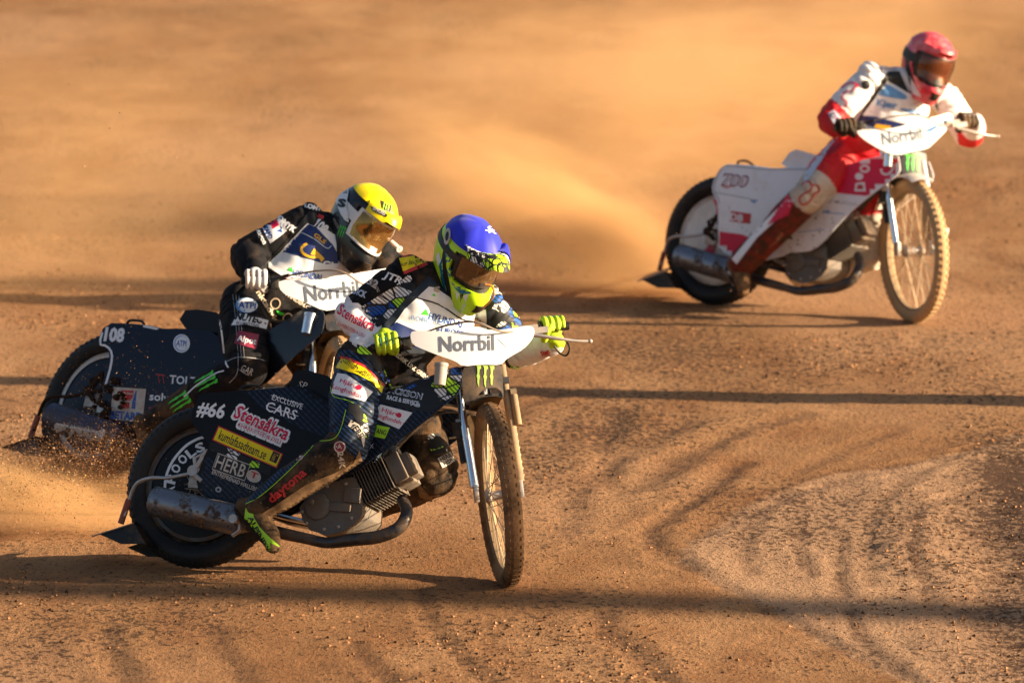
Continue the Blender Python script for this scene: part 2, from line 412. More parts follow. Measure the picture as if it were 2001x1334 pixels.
# ------------------------------------------------------------------ bike frames
RR, RF, RAKE, OFFS = .33, .36, R(17), .04
class Frame:
    def __init__(s, X, Y, yaw, lean, steer, WB, pit, z):
        s.WB = WB
        s.M = Matrix.Translation((X, Y, z)) @ Matrix.Rotation(-yaw, 4, 'Z') @ Matrix.Rotation(-lean, 4, 'X') @ Matrix.Rotation(pit, 4, 'Y')
        s.base = V((WB, 0, RF)) - V((math.cos(RAKE), 0, math.sin(RAKE))) * OFFS
        ax = V((-math.sin(RAKE), 0, math.cos(RAKE)))
        s.F = Matrix.Translation(s.base) @ Matrix.Rotation(-steer, 4, ax) @ Matrix.Translation(-s.base)
        s.Mi = s.M.inverted(); s.MF = s.M @ s.F; s.MFi = s.MF.inverted()
    def L(s, px, py, y):
        o = s.Mi @ CAM; d = s.Mi.to_3x3() @ ray(px, py); return o + d * ((y - o.y) / d.y)
    def LF(s, px, py, x):
        o = s.MFi @ CAM; d = s.MFi.to_3x3() @ ray(px, py); return o + d * ((x - o.x) / d.x)
    def LT(s, px, py, off):
        o = s.MFi @ CAM; d = s.MFi.to_3x3() @ ray(px, py); k = math.tan(RAKE)
        return o + d * ((s.WB + RF * k + off - o.x - k * o.z) / (d.x + k * d.z))
    def LW(s, px, py, y): return s.M @ s.L(px, py, y)
FR = {1: Frame(-1.2628, 27.7858, .3992, .3478, 1.08, 1.30, R(-.56), .003),
      2: Frame(-1.822, 30.0275, .6743, .4015, .7505, 1.30, R(-.74), .004),
      3: Frame(1.0245, 35.95, .64, .19, .58, 1.195, R(-.15), .001)}
F1 = FR[1]
def T1(px, py, y): return F1.L(px, py, y)

# ================================================================== SETTING: the dirt track
def to_px(x, y):
    q = V((x, y, 0)) - CAM; z = q.dot(FW); return CX + FPX * q.x / z, CY - FPX * q.dot(UP) / z
GROOVES = [  # traced wheel marks: photo polyline -> points on the ground, width m, depth m, dampness
    ([(1975, 850), (1800, 900), (1620, 925), (1450, 990), (1345, 1060), (1330, 1095), (1375, 1125), (1450, 1165), (1540, 1210), (1640, 1265), (1780, 1334)], .035, .006, .55),
    ([(1440, 905), (1380, 960), (1300, 1010), (1265, 1040), (1300, 1090), (1345, 1110)], .05, .012, .6),
    ([(1560, 1030), (1560, 1080), (1585, 1125)], .02, .008, .8),
    ([(1790, 1010), (1785, 1080), (1810, 1140), (1815, 1190)], .022, .008, .8),
    ([(1660, 1190), (1680, 1240), (1715, 1280), (1800, 1334)], .025, .008, .7),
    ([(1960, 930), (1830, 980), (1760, 1020)], .03, .006, .4),
    ([(1750, 840), (1640, 880), (1500, 960)], .04, .006, .3),
    ([(1200, 800), (1180, 880), (1210, 960), (1290, 920), (1420, 850), (1560, 810)], .06, .01, .45),
    ([(1180, 1200), (1185, 1240), (1240, 1280), (1300, 1334)], .05, .01, .6),
    ([(690, 1260), (720, 1300), (760, 1334)], .04, .008, .6),
    ([(200, 1230), (215, 1280), (240, 1334)], .05, .01, .5),
    ([(820, 1150), (840, 1220), (900, 1290), (950, 1334)], .03, .008, .4),
    ([(1900, 1000), (1960, 1120), (1930, 1200), (2001, 1290)], .12, .012, .7),
    ([(1647, 1046), (1640, 1100), (1644, 1165)], .03, .007, .6),
    ([(1772, 905), (1650, 935), (1500, 985), (1420, 1030)], .035, .006, .45),
    ([(1491, 1191), (1564, 1228), (1647, 1270), (1740, 1320)], .05, .003, .55),
    ([(1900, 870), (1800, 925), (1720, 985), (1690, 1060), (1700, 1140)], .03, .006, .5),
    ([(1540, 960), (1480, 1010), (1450, 1070), (1470, 1120)], .03, .006, .5),
    ([(1120, 760), (1010, 800), (960, 850)], .05, .006, .5),
    ([(1350, 820), (1230, 880), (1130, 960), (1100, 1040)], .05, .007, .5),
    ([(420, 1230), (430, 1275), (480, 1334)], .04, .006, .6),
    ([(1985, 900), (1950, 1000), (1990, 1120)], .16, .012, .7)]
GR = []
for pl, wd, dp, dm in GROOVES:
    P = catmull([ground(*p) for p in pl], 6)
    GR.append((np.array([(p.x, p.y) for p in P]), wd, dp, dm))
def axis(fine0, fine1, step, coarse):
    a = list(np.arange(fine0, fine1, step)); s = step; x = a[-1]
    while x < coarse: s *= 1.35; x += s; a.append(x)
    s = step; x = a[0]; b = []
    lo = -coarse if fine0 < 0 else -300
    while x > lo: s *= 1.35; x -= s; b.append(x)
    return np.array(b[::-1] + a)
gx = axis(-3.4, 3.6, .035, 1500); gy = axis(25.0, 31.0, .03, 32)
y = 31.0; s = .03; gy = list(np.array([q for q in gy if q < 31.0]))
while y < 2500:
    gy.append(y); s = min(s * 1.012, .12) if y < 62 else s * 1.35; y += s
gy = np.array(gy); X, Y = np.meshgrid(gx, gy)
near = (np.abs(X) < 8) & (Y > 20) & (Y < 60)
Z = np.zeros_like(X); DM = np.zeros_like(X)
# smooth value-noise sums
rng = np.random.default_rng(7)
def vnoise(x, y, f, seed):
    r = np.random.default_rng(seed).random((128, 128)); u = x * f; v = y * f
    i = np.floor(u).astype(int); j = np.floor(v).astype(int); a = u - i; b = v - j; a = a * a * (3 - 2 * a); b = b * b * (3 - 2 * b)
    g = lambda p, q: r[p % 128, q % 128]
    return (g(i, j) * (1 - a) + g(i + 1, j) * a) * (1 - b) + (g(i, j + 1) * (1 - a) + g(i + 1, j + 1) * a) * b - .5
Xc, Yc = np.clip(X, -60, 60), np.clip(Y, 0, 120)
rad = np.hypot(Xc - 12, Yc - 58); ang = np.arctan2(Yc - 58, Xc - 12)
Z += .012 * vnoise(Xc, Yc, .9, 1) + .007 * vnoise(Xc, Yc, 3.1, 2) + .006 * vnoise(rad, ang * 6, 5, 3) + .006 * vnoise(Xc, Yc, 11, 4)
Z *= near
pts = np.stack([X[near], Y[near]], 1)
zc = np.zeros(len(pts)); dc = np.zeros(len(pts))
for P, wd, dp, dm in GR:
    best = np.full(len(pts), 9.)
    box = (pts[:, 0] > P[:, 0].min() - .5) & (pts[:, 0] < P[:, 0].max() + .5) & (pts[:, 1] > P[:, 1].min() - 1) & (pts[:, 1] < P[:, 1].max() + 1)
    q = pts[box]; bb = np.full(len(q), 9.)
    for a, b in zip(P[:-1], P[1:]):
        ab = b - a; t = np.clip(((q - a) @ ab) / (ab @ ab + 1e-9), 0, 1); bb = np.minimum(bb, np.hypot(*(q - a - t[:, None] * ab).T))
    best[box] = bb
    wob = wd * (1 + .8 * vnoise(pts[:, 0], pts[:, 1], 6, 9))
    zc += -.7 * dp * np.exp(-(best / wob) ** 2) + dp * .5 * np.exp(-((best - 2.2 * wob) / wob) ** 2)
    dc = np.maximum(dc, dm * np.exp(-(best / (1.2 * wob)) ** 2) * (.7 + .9 * vnoise(pts[:, 0], pts[:, 1], 14, 10)))
def inside(P, x, y):
    c = np.zeros(len(x), bool); j = len(P) - 1
    for i in range(len(P)):
        xi, yi = P[i]; xj, yj = P[j]; c ^= ((yi > y) != (yj > y)) & (x < (xj - xi) * (y - yi) / (yj - yi + 1e-12) + xi); j = i
    return c
pp = [ground(*p) for p in GROOVES[0][0] + [(2400, 1334), (2400, 820)]]
wx = pts[:, 0] + .05 * vnoise(pts[:, 0], pts[:, 1], 4, 31); wy = pts[:, 1] + .1 * vnoise(pts[:, 0], pts[:, 1], 5, 32)
pale = inside([(p.x, p.y) for p in pp], wx, wy).astype(float)
PA = np.zeros_like(X); PA[near] = pale
GT = np.zeros_like(X); gt = np.zeros(len(pts))
for (a, b, ra, rb, k) in [(1180, 850, 260, 110, 1), (1450, 700, 260, 55, .8), (1850, 680, 260, 70, .9), (1990, 950, 90, 130, 2.2), (2020, 1230, 110, 110, 2), (250, 1230, 330, 60, .7), (1650, 1000, 300, 80, .5), (1100, 1280, 300, 60, .4), (1150, 1010, 180, 60, .5)]:
    c_ = ground(a, b); cx2 = ground(a + ra, b); cy2 = ground(a, b + rb)
    gt += k * np.exp(-((pts[:, 0] - c_.x) / (cx2.x - c_.x)) ** 2 - ((pts[:, 1] - c_.y) / (c_.y - cy2.y)) ** 2)
GT[near] = gt
Z[near] += zc - .004 * pale; DM[near] = np.clip(dc, 0, 1)
n0, n1 = X.shape
vv = np.stack([X.ravel(), Y.ravel(), Z.ravel()], 1)
ii = np.arange((n0 - 1) * (n1 - 1)); r0 = ii // (n1 - 1); c0 = ii % (n1 - 1); k0 = r0 * n1 + c0
ff = np.stack([k0, k0 + 1, k0 + n1 + 1, k0 + n1], 1)
me = bpy.data.meshes.new('dirt_track'); me.from_pydata(vv.tolist(), [], ff.tolist())
for nm_, A_ in (('pale', PA), ('grit', GT)):
    at = me.attributes.new(nm_, 'FLOAT', 'POINT'); at.data.foreach_set('value', A_.ravel().astype(np.float32))
at = me.attributes.new('damp', 'FLOAT', 'POINT'); at.data.foreach_set('value', DM.ravel().astype(np.float32))
me.polygons.foreach_set('use_smooth', [True] * len(me.polygons))

def ground_mat():
    m = bpy.data.materials.new('packed_dirt'); m.use_nodes = True; n = m.node_tree; L = n.links; b = n.nodes['Principled BSDF']
    b.inputs['Roughness'].default_value = .95; b.inputs['Specular IOR Level'].default_value = .15
    tc = n.nodes.new('ShaderNodeTexCoord')
    def nz(sc, det=6, ro=.6, scale=None, typ='ShaderNodeTexNoise'):
        t = n.nodes.new(typ); t.inputs['Scale'].default_value = sc
        if typ == 'ShaderNodeTexNoise': t.inputs['Detail'].default_value = det; t.inputs['Roughness'].default_value = ro
        if scale:
            mp = n.nodes.new('ShaderNodeMapping'); mp.inputs['Scale'].default_value = scale; L.new(tc.outputs['Object'], mp.inputs[0]); L.new(mp.outputs[0], t.inputs[0])
        else: L.new(tc.outputs['Object'], t.inputs[0])
        return t
    def rng_(src, a, b_, c=0, d=1):
        r = n.nodes.new('ShaderNodeMapRange'); L.new(src, r.inputs[0])
        for i, v in enumerate((a, b_, c, d)): r.inputs[i + 1].default_value = v
        return r.outputs[0]
    def mix(f, a, c):
        x = n.nodes.new('ShaderNodeMix'); x.data_type = 'RGBA'
        (L.new(f, x.inputs[0]) if not isinstance(f, float) else setattr(x.inputs[0], 'default_value', f))
        for s_, v in ((6, a), (7, c)):
            if isinstance(v, tuple): x.inputs[s_].default_value = (*v, 1)
            else: L.new(v, x.inputs[s_])
        return x.outputs[2]
    def mth(op, a, c):
        x = n.nodes.new('ShaderNodeMath'); x.operation = op
        for s_, v in ((0, a), (1, c)):
            if isinstance(v, (int, float)): x.inputs[s_].default_value = v
            else: L.new(v, x.inputs[s_])
        return x.outputs[0]
    big = nz(.55, 5, .6, (1, .55, 1)); mid = nz(2.6, 6, .65, (1, .4, 1)); gran = nz(34, 5, .75, (1, .5, 1)); fine = nz(130, 3, .7)
    col = mix(rng_(big.outputs[0], .38, .62), (.25, .125, .053), (.35, .19, .09))
    col = mix(rng_(mid.outputs[0], .42, .68), col, (.22, .1, .04))
    # sandy pale drift where the loose surface has been swept
    sand = nz(.32, 3, .5, (1.2, .5, 1)); col = mix(mth('MULTIPLY', rng_(sand.outputs[0], .5, .62), .55), col, (.42, .24, .13))
    def att(nm_):
        a_ = n.nodes.new('ShaderNodeAttribute'); a_.attribute_name = nm_; return a_.outputs['Fac']
    col = mix(mth('MULTIPLY', att('pale'), .5), col, (.43, .28, .18))
    # dark damp granules, thicker in patches
    pat = rng_(nz(.8, 4, .6, (1, .5, 1)).outputs[0], .35, .65, .66, .52)
    pat = mth('SUBTRACT', pat, mth('MULTIPLY', att('grit'), .075)); g1 = mth('SUBTRACT', gran.outputs[0], pat); g1 = rng_(g1, -.01, .03)
    col = mix(mth('MULTIPLY', g1, .88), col, (.055, .028, .014))
    gr2 = nz(62, 4, .7, (1, .45, 1)); g3 = rng_(mth('ADD', gr2.outputs[0], mth('MULTIPLY', att('grit'), .03)), .585, .62); col = mix(mth('MULTIPLY', g3, .8), col, (.06, .03, .015))
    g2 = rng_(fine.outputs[0], .62, .7); col = mix(mth('MULTIPLY', g2, .35), col, (.6, .42, .27))
    at_ = n.nodes.new('ShaderNodeAttribute'); at_.attribute_name = 'damp'
    dd = mth('MULTIPLY', mth('MULTIPLY', at_.outputs['Fac'], 1.25), rng_(gran.outputs[0], .32, .52))
    col = mix(dd, col, (.07, .035, .02))
    L.new(col, b.inputs['Base Color'])
    hs = mth('ADD', mth('MULTIPLY', gran.outputs[0], 1.0), mth('MULTIPLY', fine.outputs[0], .35)); hs = mth('ADD', hs, mth('MULTIPLY', mid.outputs[0], .6))
    bp = n.nodes.new('ShaderNodeBump'); bp.inputs['Strength'].default_value = 1.0; bp.inputs['Distance'].default_value = .016
    L.new(hs, bp.inputs['Height']); L.new(bp.outputs[0], b.inputs['Normal'])
    return m
me.materials.append(ground_mat())
g = link('dirt_track', me); g['kind'] = 'structure'

# loose clods and grit lying on the track
def clod_mesh(name, P, S, mats, mi=None, squash=.7):
    n = len(P); base = np.array([(1, 0, 0), (-.5, .87, 0), (-.5, -.87, 0), (0, 0, 1), (0, 0, -.8), (.4, .5, .5)], float)[:5]
    F = np.array([(0, 1, 3), (1, 2, 3), (2, 0, 3), (1, 0, 4), (2, 1, 4), (0, 2, 4)])
    a = rng.random(n) * 6.28; ca, sa = np.cos(a), np.sin(a)
    B = base[None] * (1 + .5 * (rng.random((n, 5, 3)) - .5)) * np.array([1, 1, squash]); 
    Vx = B[:, :, 0] * ca[:, None] - B[:, :, 1] * sa[:, None]; Vy = B[:, :, 0] * sa[:, None] + B[:, :, 1] * ca[:, None]
    VV = np.stack([Vx, Vy, B[:, :, 2]], 2) * S[:, None, None] + P[:, None, :]
    FF = F[None] + (np.arange(n) * 5)[:, None, None]
    me = bpy.data.meshes.new(name); me.from_pydata(VV.reshape(-1, 3).tolist(), [], FF.reshape(-1, 3).tolist())
    for m in mats: me.materials.append(m)
    if len(mats) > 1: me.polygons.foreach_set('material_index', np.repeat(rng.integers(0, len(mats), n), 6).astype(np.int32))
    return me
cl_d = M('clod_dark', (.1, .05, .025), .95); cl_m = M('clod_brown', (.28, .14, .065), .95); cl_l2 = M('clod_tan', (.3, .17, .09), .9); cl_l = M('clod_pale', (.5, .32, .2), .9)
N = 75000
yy = 25 + 17 * rng.random(N) ** 1.3; xx = (rng.random(N) - .5) * 2 * (yy * .073 + .5)
dens = vnoise(xx, yy, .7, 21) + .6 * vnoise(xx, yy, 2.5, 22) + .25 * (xx > 1.5) * (yy < 30)
keep = dens > .0 + .35 * rng.random(N); xx, yy = xx[keep], yy[keep]
sz = .0022 + .0085 * rng.random(len(xx)) ** 4 + .0012 * (yy > 30)
ix = np.clip(np.searchsorted(gx, xx), 1, len(gx) - 1); iy = np.clip(np.searchsorted(gy, yy), 1, len(gy) - 1)
zz = (Z[iy, ix] + Z[iy - 1, ix - 1]) / 2 + sz * .3
o = link('loose_clods', clod_mesh('loose_clods', np.stack([xx, yy, zz], 1), sz, [cl_d, cl_d, cl_d, cl_d, cl_m, cl_m, cl_m, cl_l2]))
o['kind'] = 'stuff'; o['label'] = 'small dark and pale clods of dirt scattered over the track'; o['category'] = 'loose dirt'

# unseen posts, added on the sunny side to cast the track's long shadow bands
def post(px, py, r, h, x0, lab):
    a = ground(px, py); y0 = a.y - (x0 - a.x) * SUN_SL
    t = thing('shadow_post', Matrix.Translation((x0, y0, -.02)), '%s' % lab, 'post', 'unseen posts casting shadow bands')
    MB().tube([(0, 0, 0), (0, 0, h)], [r, r * .9], n=14, k=1).build('pole', alu, t)
    MB().box((0, 0, .02), (r * 1.8, r * 1.8, .03)).build('base_plate', alu, t)
    MB().lathe([(r * .95, h), (r * .8, h + .03), (.001, h + .05)], (0, 0, 0), (0, 0, 1), n=14).build('cap', alu, t)
post(2001, 786, .17, 2.4, 6.0, 'unseen grey steel post past the right edge, the farther of two')
post(2001, 1196, .26, 9.4, 31, 'unseen grey steel post past the right edge, the nearer of two')

# ================================================================== MOTORCYCLES
def wheel(parent, mat4, rear, cfg):
    """spoked wheel in its own space, axle along y"""
    Rr = RR if rear else RF; tr = .05 if rear else .035; name = 'rear_wheel' if rear else 'front_wheel'
    rimr = Rr - tr * 2 + .012
    key = ('w', rear, cfg['id']); 
    rim = MB().lathe([(rimr, -.022), (rimr + .008, -.02), (rimr + .003, -.008), (rimr - .006, 0), (rimr + .003, .008), (rimr + .008, .02), (rimr, .022), (rimr - .014, .012), (rimr - .014, -.012)], (0, 0, 0), (0, 1, 0), n=64, closed=True)
    w = rim.build(name, cfg['rim_r' if rear else 'rim_f'], parent, mat4)
    ty = MB(); prof = []
    cr = Rr - tr
    for i in range(20):
        a = 2 * math.pi * i / 20; rr = tr * (1.0 if math.cos(a) > -.3 else .92)
        prof.append((cr + rr * math.cos(a) * (1 if not rear else .98), rr * math.sin(a) * (1.05 if not rear else .98)))
    ty.lathe(prof, (0, 0, 0), (0, 1, 0), n=96, closed=True)
    nb = 62 if not rear else 66
    for k in range(nb):
        th = 2 * math.pi * k / nb
        for row, (lat, hgt) in enumerate(((-.72, .70), (0, 1.0), (.72, .70)) if not rear else ((-.8, .55), (-.3, .95), (.3, .95), (.8, .55))):
            t2 = th + (math.pi / nb if row % 2 else 0); e = V((math.cos(t2), 0, math.sin(t2))); tg = V((-math.sin(t2), 0, math.cos(t2)))
            nn = (e * hgt + V((0, 1, 0)) * lat).normalized(); c = e * cr + nn * (tr + (.0005 if not rear else -.0018))
            sd = nn.cross(tg)
            ty.box(c, (.0078 if not rear else .0052, .0085 if not rear else .008, .0042 if not rear else .003), (tg, sd, nn))
    ty.build('tyre', cfg['tyre_r' if rear else 'tyre_f'], w, smooth=35)
    hub = MB().lathe([(.0, -.055), (.02, -.055), (.032, -.045), (.032, -.038), (.018, -.03), (.018, .03), (.032, .038), (.032, .045), (.02, .055), (0, .055)], (0, 0, 0), (0, 1, 0), n=20)
    hub.build('hub', alu, w)
    sm = MB().tube([(0, 0, 0), (0, 0, 1)], .0021 if not rear else .0022, n=5, k=1).mesh('spoke', cfg['spoke'])
    for k in range(36):
        a = 2 * math.pi * k / 36; sd = 1 if k % 2 else -1; off = (1 if (k // 2) % 2 else -1) * .95
        p0 = V((.029 * math.cos(a + off), .040 * sd, .029 * math.sin(a + off))); p1 = V(((rimr - .008) * math.cos(a), .004 * sd, (rimr - .008) * math.sin(a)))
        d = p1 - p0; q = d.to_track_quat('Z', 'Y').to_matrix().to_4x4()
        link('spoke', sm, w, Matrix.Translation(p0) @ q @ Matrix.Diagonal((1, 1, d.length, 1)))
    if rear:
        for sd in (-1, 1):
            c = MB().lathe([(.001, -.03), (.06, -.034), (.12, -.032), (rimr - .022, -.026), (rimr - .012, -.023), (rimr - .012, -.019), (.001, -.02)], (0, 0, 0), (0, 1, 0), n=56)
            if sd > 0:
                for v in c.v: v.y = -v.y
            o = c.build('wheel_cover', cfg['cover'], w)
            MB().lathe([(.214, -.0305 * -sd), (.229, -.0285 * -sd), (.229, -.026 * -sd), (.214, -.028 * -sd)], (0, 0, 0), (0, 1, 0), n=56, closed=True).build('rim_band', cfg['band'], w)
            if sd < 0: w_cov = o
        return w, w_cov
    return w, None

def thicken(bm, vec):
    bmesh.ops.triangulate(bm, faces=[f for f in bm.faces if len(f.verts) > 4])
    r = bmesh.ops.extrude_face_region(bm, geom=bm.faces[:], use_keep_orig=True)
    bmesh.ops.translate(bm, verts=[e for e in r['geom'] if isinstance(e, bmesh.types.BMVert)], vec=vec)
    bmesh.ops.recalc_face_normals(bm, faces=bm.faces)

def shell(F, name, parent, mat, poly, yl, top, top_mat=None, rnd=1, bulge=.02, thick=.004, inner=None):
    """a body panel traced on the plane y=yl, its twin on the far side, and the strip that joins them along 'top'"""
    P = chaikin(poly, rnd) if rnd else poly
    L3 = [F.L(px, py, yl) for px, py in P]
    zs = [p.z for p in L3]; z0, z1 = min(zs), max(zs); zc = (z0 + z1) / 2; hz = (z1 - z0) / 2
    out = []
    for sd in (1, -1):
        bm = bmesh.new(); vs = [bm.verts.new((p.x, p.z, 0)) for p in L3]; bm.faces.new(vs); grid_cut(bm, .03)
        for v in bm.verts:
            x, z = v.co.x, v.co.y
            b = bulge * (1 - min(1, ((z - zc) / hz) ** 2)); v.co = (x, (yl + .012 - b) * sd, z)
        bmesh.ops.triangulate(bm, faces=[f for f in bm.faces if len(f.verts) > 4])
        thicken(bm, V((0, -.005 * sd, 0)))
        me = bpy.data.meshes.new(name); bm.to_mesh(me); bm.free(); me.materials.append(mat)
        me.polygons.foreach_set('use_smooth', [True] * len(me.polygons)); me.set_sharp_from_angle(angle=R(35))
        o = link(name, me, parent); out.append(o)
    if top:
        T = [F.L(px, py, yl) for px, py in top]; T = catmull(T, 3); mb = MB(); vs = []; K = 8
        for p in T:
            for j in range(K + 1):
                u = -1 + 2 * j / K; vs.append((p.x, (yl + .010) * u * -1, p.z + .018 * (1 - u ** 4) - .004))
        fs = [[i * (K + 1) + j, i * (K + 1) + j + 1, (i + 1) * (K + 1) + j + 1, (i + 1) * (K + 1) + j] for i in range(len(T) - 1) for j in range(K)]
        mb.add(vs, fs); mb.build('fairing_top' if name == 'rear_fairing' else 'tank_top', top_mat or mat, parent)
    return out[0]

def bike(i, label, cfg):
    F = FR[i]; m = thing('speedway_motorcycle', F.M, label, 'motorcycle', 'racing speedway motorcycles')
    FL = F.F
    o = {}
    # --- wheels
    o['rw'], o['cover'] = wheel(m, Matrix.Translation((0, 0, RR)), True, cfg)
    o['fw'], _ = wheel(m, FL @ Matrix.Translation((F.WB, 0, RF)), False, cfg)
    # --- frame tubes
    hx, hz = F.base.x - (.80 - F.base.z) * math.tan(RAKE), .80
    H = V((hx, 0, hz)); Hl = V((F.base.x - (.68 - F.base.z) * math.tan(RAKE), 0, .68))
    fr = MB()
    for s_ in (-1, 1):
        fr.tube([H + V((-.01, .01 * s_, -.02)), (.72, .05 * s_, .74), (.42, .07 * s_, .62), (.22, .09 * s_, .45), (0, .085 * s_, .34)], .0125, n=8)
        fr.tube([Hl] + [V((p.x, .045 * s_, p.z)) for p in (T1(850, 800, 0), T1(775, 860, 0), T1(735, 920, 0), T1(705, 980, 0), T1(670, 1030, 0))] + [(.35, .09 * s_, .22), (.12, .09 * s_, .3), (-.02, .085 * s_, .33)], .0115, n=8)
        fr.tube([(.22, .09 * s_, .45), (.08, .1 * s_, .56), (.02, .1 * s_, .60)], .009, n=8)
    fr.tube([Hl + V((.0, 0, -.04)), H + V((.0, 0, .03))], .026, n=14, k=1)
    fr.build('frame', cfg.get('frame', chrome), m)
    # --- engine
    y0 = -.105
    en = [T1(*p, y0) for p in [(588, 992), (606, 968), (626, 952), (658, 938), (690, 935), (702, 955), (706, 985), (704, 1005), (690, 1022), (667, 1036), (639, 1042), (607, 1033), (594, 1014)]]
    mb = MB(); n = len(en); mb.add([(p.x, y0, p.z) for p in en] + [(p.x, .10, p.z) for p in en], [list(range(n)), list(range(n, 2 * n))[::-1]] + [[k, (k + 1) % n, (k + 1) % n + n, k + n] for k in range(n)])
    cc = T1(622, 990, y0); mb.lathe([(.055, 0), (.052, .014), (.02, .018), (0, .018)], (cc.x, y0, cc.z), (0, -1, 0), n=24)
    ca = T1(612, 982, y0); cb = T1(690, 968, y0)
    mb.box((cb.x, y0 - .004, cb.z), (.035, .008, .03)); mb.box((cb.x - .05, y0 - .004, cb.z - .05), (.05, .009, .018))
    mb.lathe([(.014, .02), (.012, .028), (0, .029)], (ca.x, y0, ca.z), (0, -1, 0), n=12)
    eng = mb.build('engine', cfg.get('engine', engine_m), m, bevel=.006)
    bolt = MB().lathe([(.007, -.002), (.007, .006), (.004, .008), (0, .008)], (0, 0, 0), (0, -1, 0), n=8).mesh('case_bolt', alu)
    for p in [(600, 1022), (634, 1034), (662, 1029), (592, 1000), (688, 1012), (640, 950), (676, 945)]:
        q = T1(*p, y0); link('case_bolt', bolt, eng, Matrix.Translation(q))
    pa, pb = T1(690, 975, -.02), T1(792, 915, -.02); pa.y = pb.y = -.01
    ax = (pb - pa).normalized(); pe = V((0, 1, 0)).cross(ax)
    bar = MB().tube([pa - ax * .03, pb], .064, n=24, k=1).build('cylinder', engine_m, eng)
    ln = (pb - pa).length
    fin = MB().box((0, 0, 0), (.0013, .082, .072)).mesh('cooling_fin', cfg.get('engine', engine_m), bevel=.0)
    rot = Matrix((ax, V((0, 1, 0)), pe)).transposed().to_4x4()
    nf = 14
    for k in range(nf):
        u = .1 + .68 * k / (nf - 1); s_ = .86 + .14 * min(1, k / 3)
        link('cooling_fin', fin, eng, Matrix.Translation(pa + ax * ln * u + pe * .0) @ rot @ Matrix.Diagonal((1.3, s_, s_, 1)))
    hc = pa + ax * (ln * .93)
    rc = MB().box(hc, (.03, .07, .062), (ax, V((0, 1, 0)), pe)).box(hc + ax * .04, (.02, .052, .048), (ax, V((0, 1, 0)), pe))
    rc.build('rocker_cover', cfg.get('rocker', cover_m), eng, bevel=.008)
    cb_ = MB().tube([hc + V((0, 0, 0)) - pe * .05, hc - pe * .05 + V((-.05, .06, .05)), hc + V((-.14, .1, .04))], .022, n=12).build('carburettor', alu, m)
    # --- exhaust
    ex = [T1(786, 975, -.05), T1(795, 1000, -.10), T1(780, 1030, -.14), T1(740, 1048, -.16), T1(690, 1054, -.17), T1(640, 1060, -.175), T1(600, 1052, -.175), T1(545, 1040, -.175), T1(480, 1024, -.175)]
    MB().tube(ex, [.023, .024, .026, .026, .026, .022, .022, .024, .026], n=16).build('exhaust_pipe', cfg.get('pipe', steel_dk), m)
    sa, sb = T1(300, 978, -.165), T1(488, 1022, -.18); d = (sb - sa).normalized(); ls = (sb - sa).length
    sil = MB().lathe([(.0, .004), (.028, .004), (.03, 0), (.052, .0), (.06, .006), (.061, .02), (.061, ls - .07), (.056, ls - .05), (.034, ls), (.0, ls)], sa, d, n=32)
    sil = sil.build('silencer', cfg.get('silencer', steel_sil), m); o['sil'] = sil
    MB().tube([T1(452, 1000, -.2), T1(466, 1010, -.22), T1(468, 1034, -.215), T1(455, 1046, -.2)], .008, n=8).build('silencer_clamp', alu, m)
    # --- footrest, chain guard, chain
    pg = T1(470, 1020, -.2); MB().tube([(pg.x, -.1, pg.z), (pg.x, -.26, pg.z)], .013, n=10, k=1).lathe([(.018, 0), (.018, .014), (0, .014)], (pg.x, -.262, pg.z), (0, -1, 0), n=14).build('footrest', alu, m)
    MB().box((.16, -.115, .3), (.09, .008, .022)).box((.02, -.105, .33), (.035, .012, .03)).build('axle_plate', alu, m, bevel=.004)
    sp = MB(); 
    sp.tube([(0, -.11, .33), (0, .11, .33)], .014, n=12, k=1); sp.build('rear_axle', alu, m)
    MB().tube([(0, .085, .36), (.35, .085, .33), (.36, .085, .27), (0, .085, .29)], .008, n=6, k=2).build('chain', mudbits, m)
    # --- mudguard-hung dirt deflector behind the rear wheel
    y1 = -.13
    dk = cfg.get('defl', alu)
    dt = MB().tube([T1(418, 915, y1), T1(375, 924, y1), T1(330, 933, y1), T1(292, 934, y1), T1(266, 946, y1 + .02), T1(252, 978, y1 + .04), T1(243, 1008, y1 + .05)], .0078, n=10)
    dt = dt.build('deflector_bracket', dk, m)
    MB().tube([T1(252, 975, y1 + .04), T1(236, 1022, y1 + .06)], .013, n=10, k=1).build('rubber_sleeve', M('faded_pink_rubber', (.32, .08, .08), .7, dirt=.6), dt)
    a, b, c, e = T1(180, 1046, -.14), T1(262, 1020, -.14), T1(262, 1020, .14), T1(180, 1046, .14)
    fl = MB(); th = V((0, 0, -.006))
    fl.add([a, b, c, e, a + th, b + th, c + th, e + th], [[0, 1, 2, 3], [7, 6, 5, 4], [0, 4, 5, 1], [1, 5, 6, 2], [2, 6, 7, 3], [3, 7, 4, 0]])
    sk = MB()
    fa, fb, fc, fd = T1(196, 1044, -.13), T1(262, 1022, -.13), T1(285, 1062, -.13), T1(236, 1062, -.13)
    for y_ in (-.13, .13):
        sk.add([V((p.x, y_ + dy, p.z)) for dy in (-.003, .003) for p in (fa, fb, fc, fd)], [[0, 1, 2, 3], [7, 6, 5, 4], [0, 4, 5, 1], [1, 5, 6, 2], [2, 6, 7, 3], [3, 7, 4, 0]])
    sk.add([V((p.x, y_, p.z)) for p in (fb, fc) for y_ in (-.127, .127)] + [V((p.x - .005, y_, p.z)) for p in (fb, fc) for y_ in (-.127, .127)], [[0, 1, 3, 2], [4, 6, 7, 5], [0, 4, 5, 1], [2, 3, 7, 6]])
    sk.build('flap_skirt', blk, m)
    fl.build('deflector_flap', cfg.get('flap', grey_rubber), m, bevel=.002)
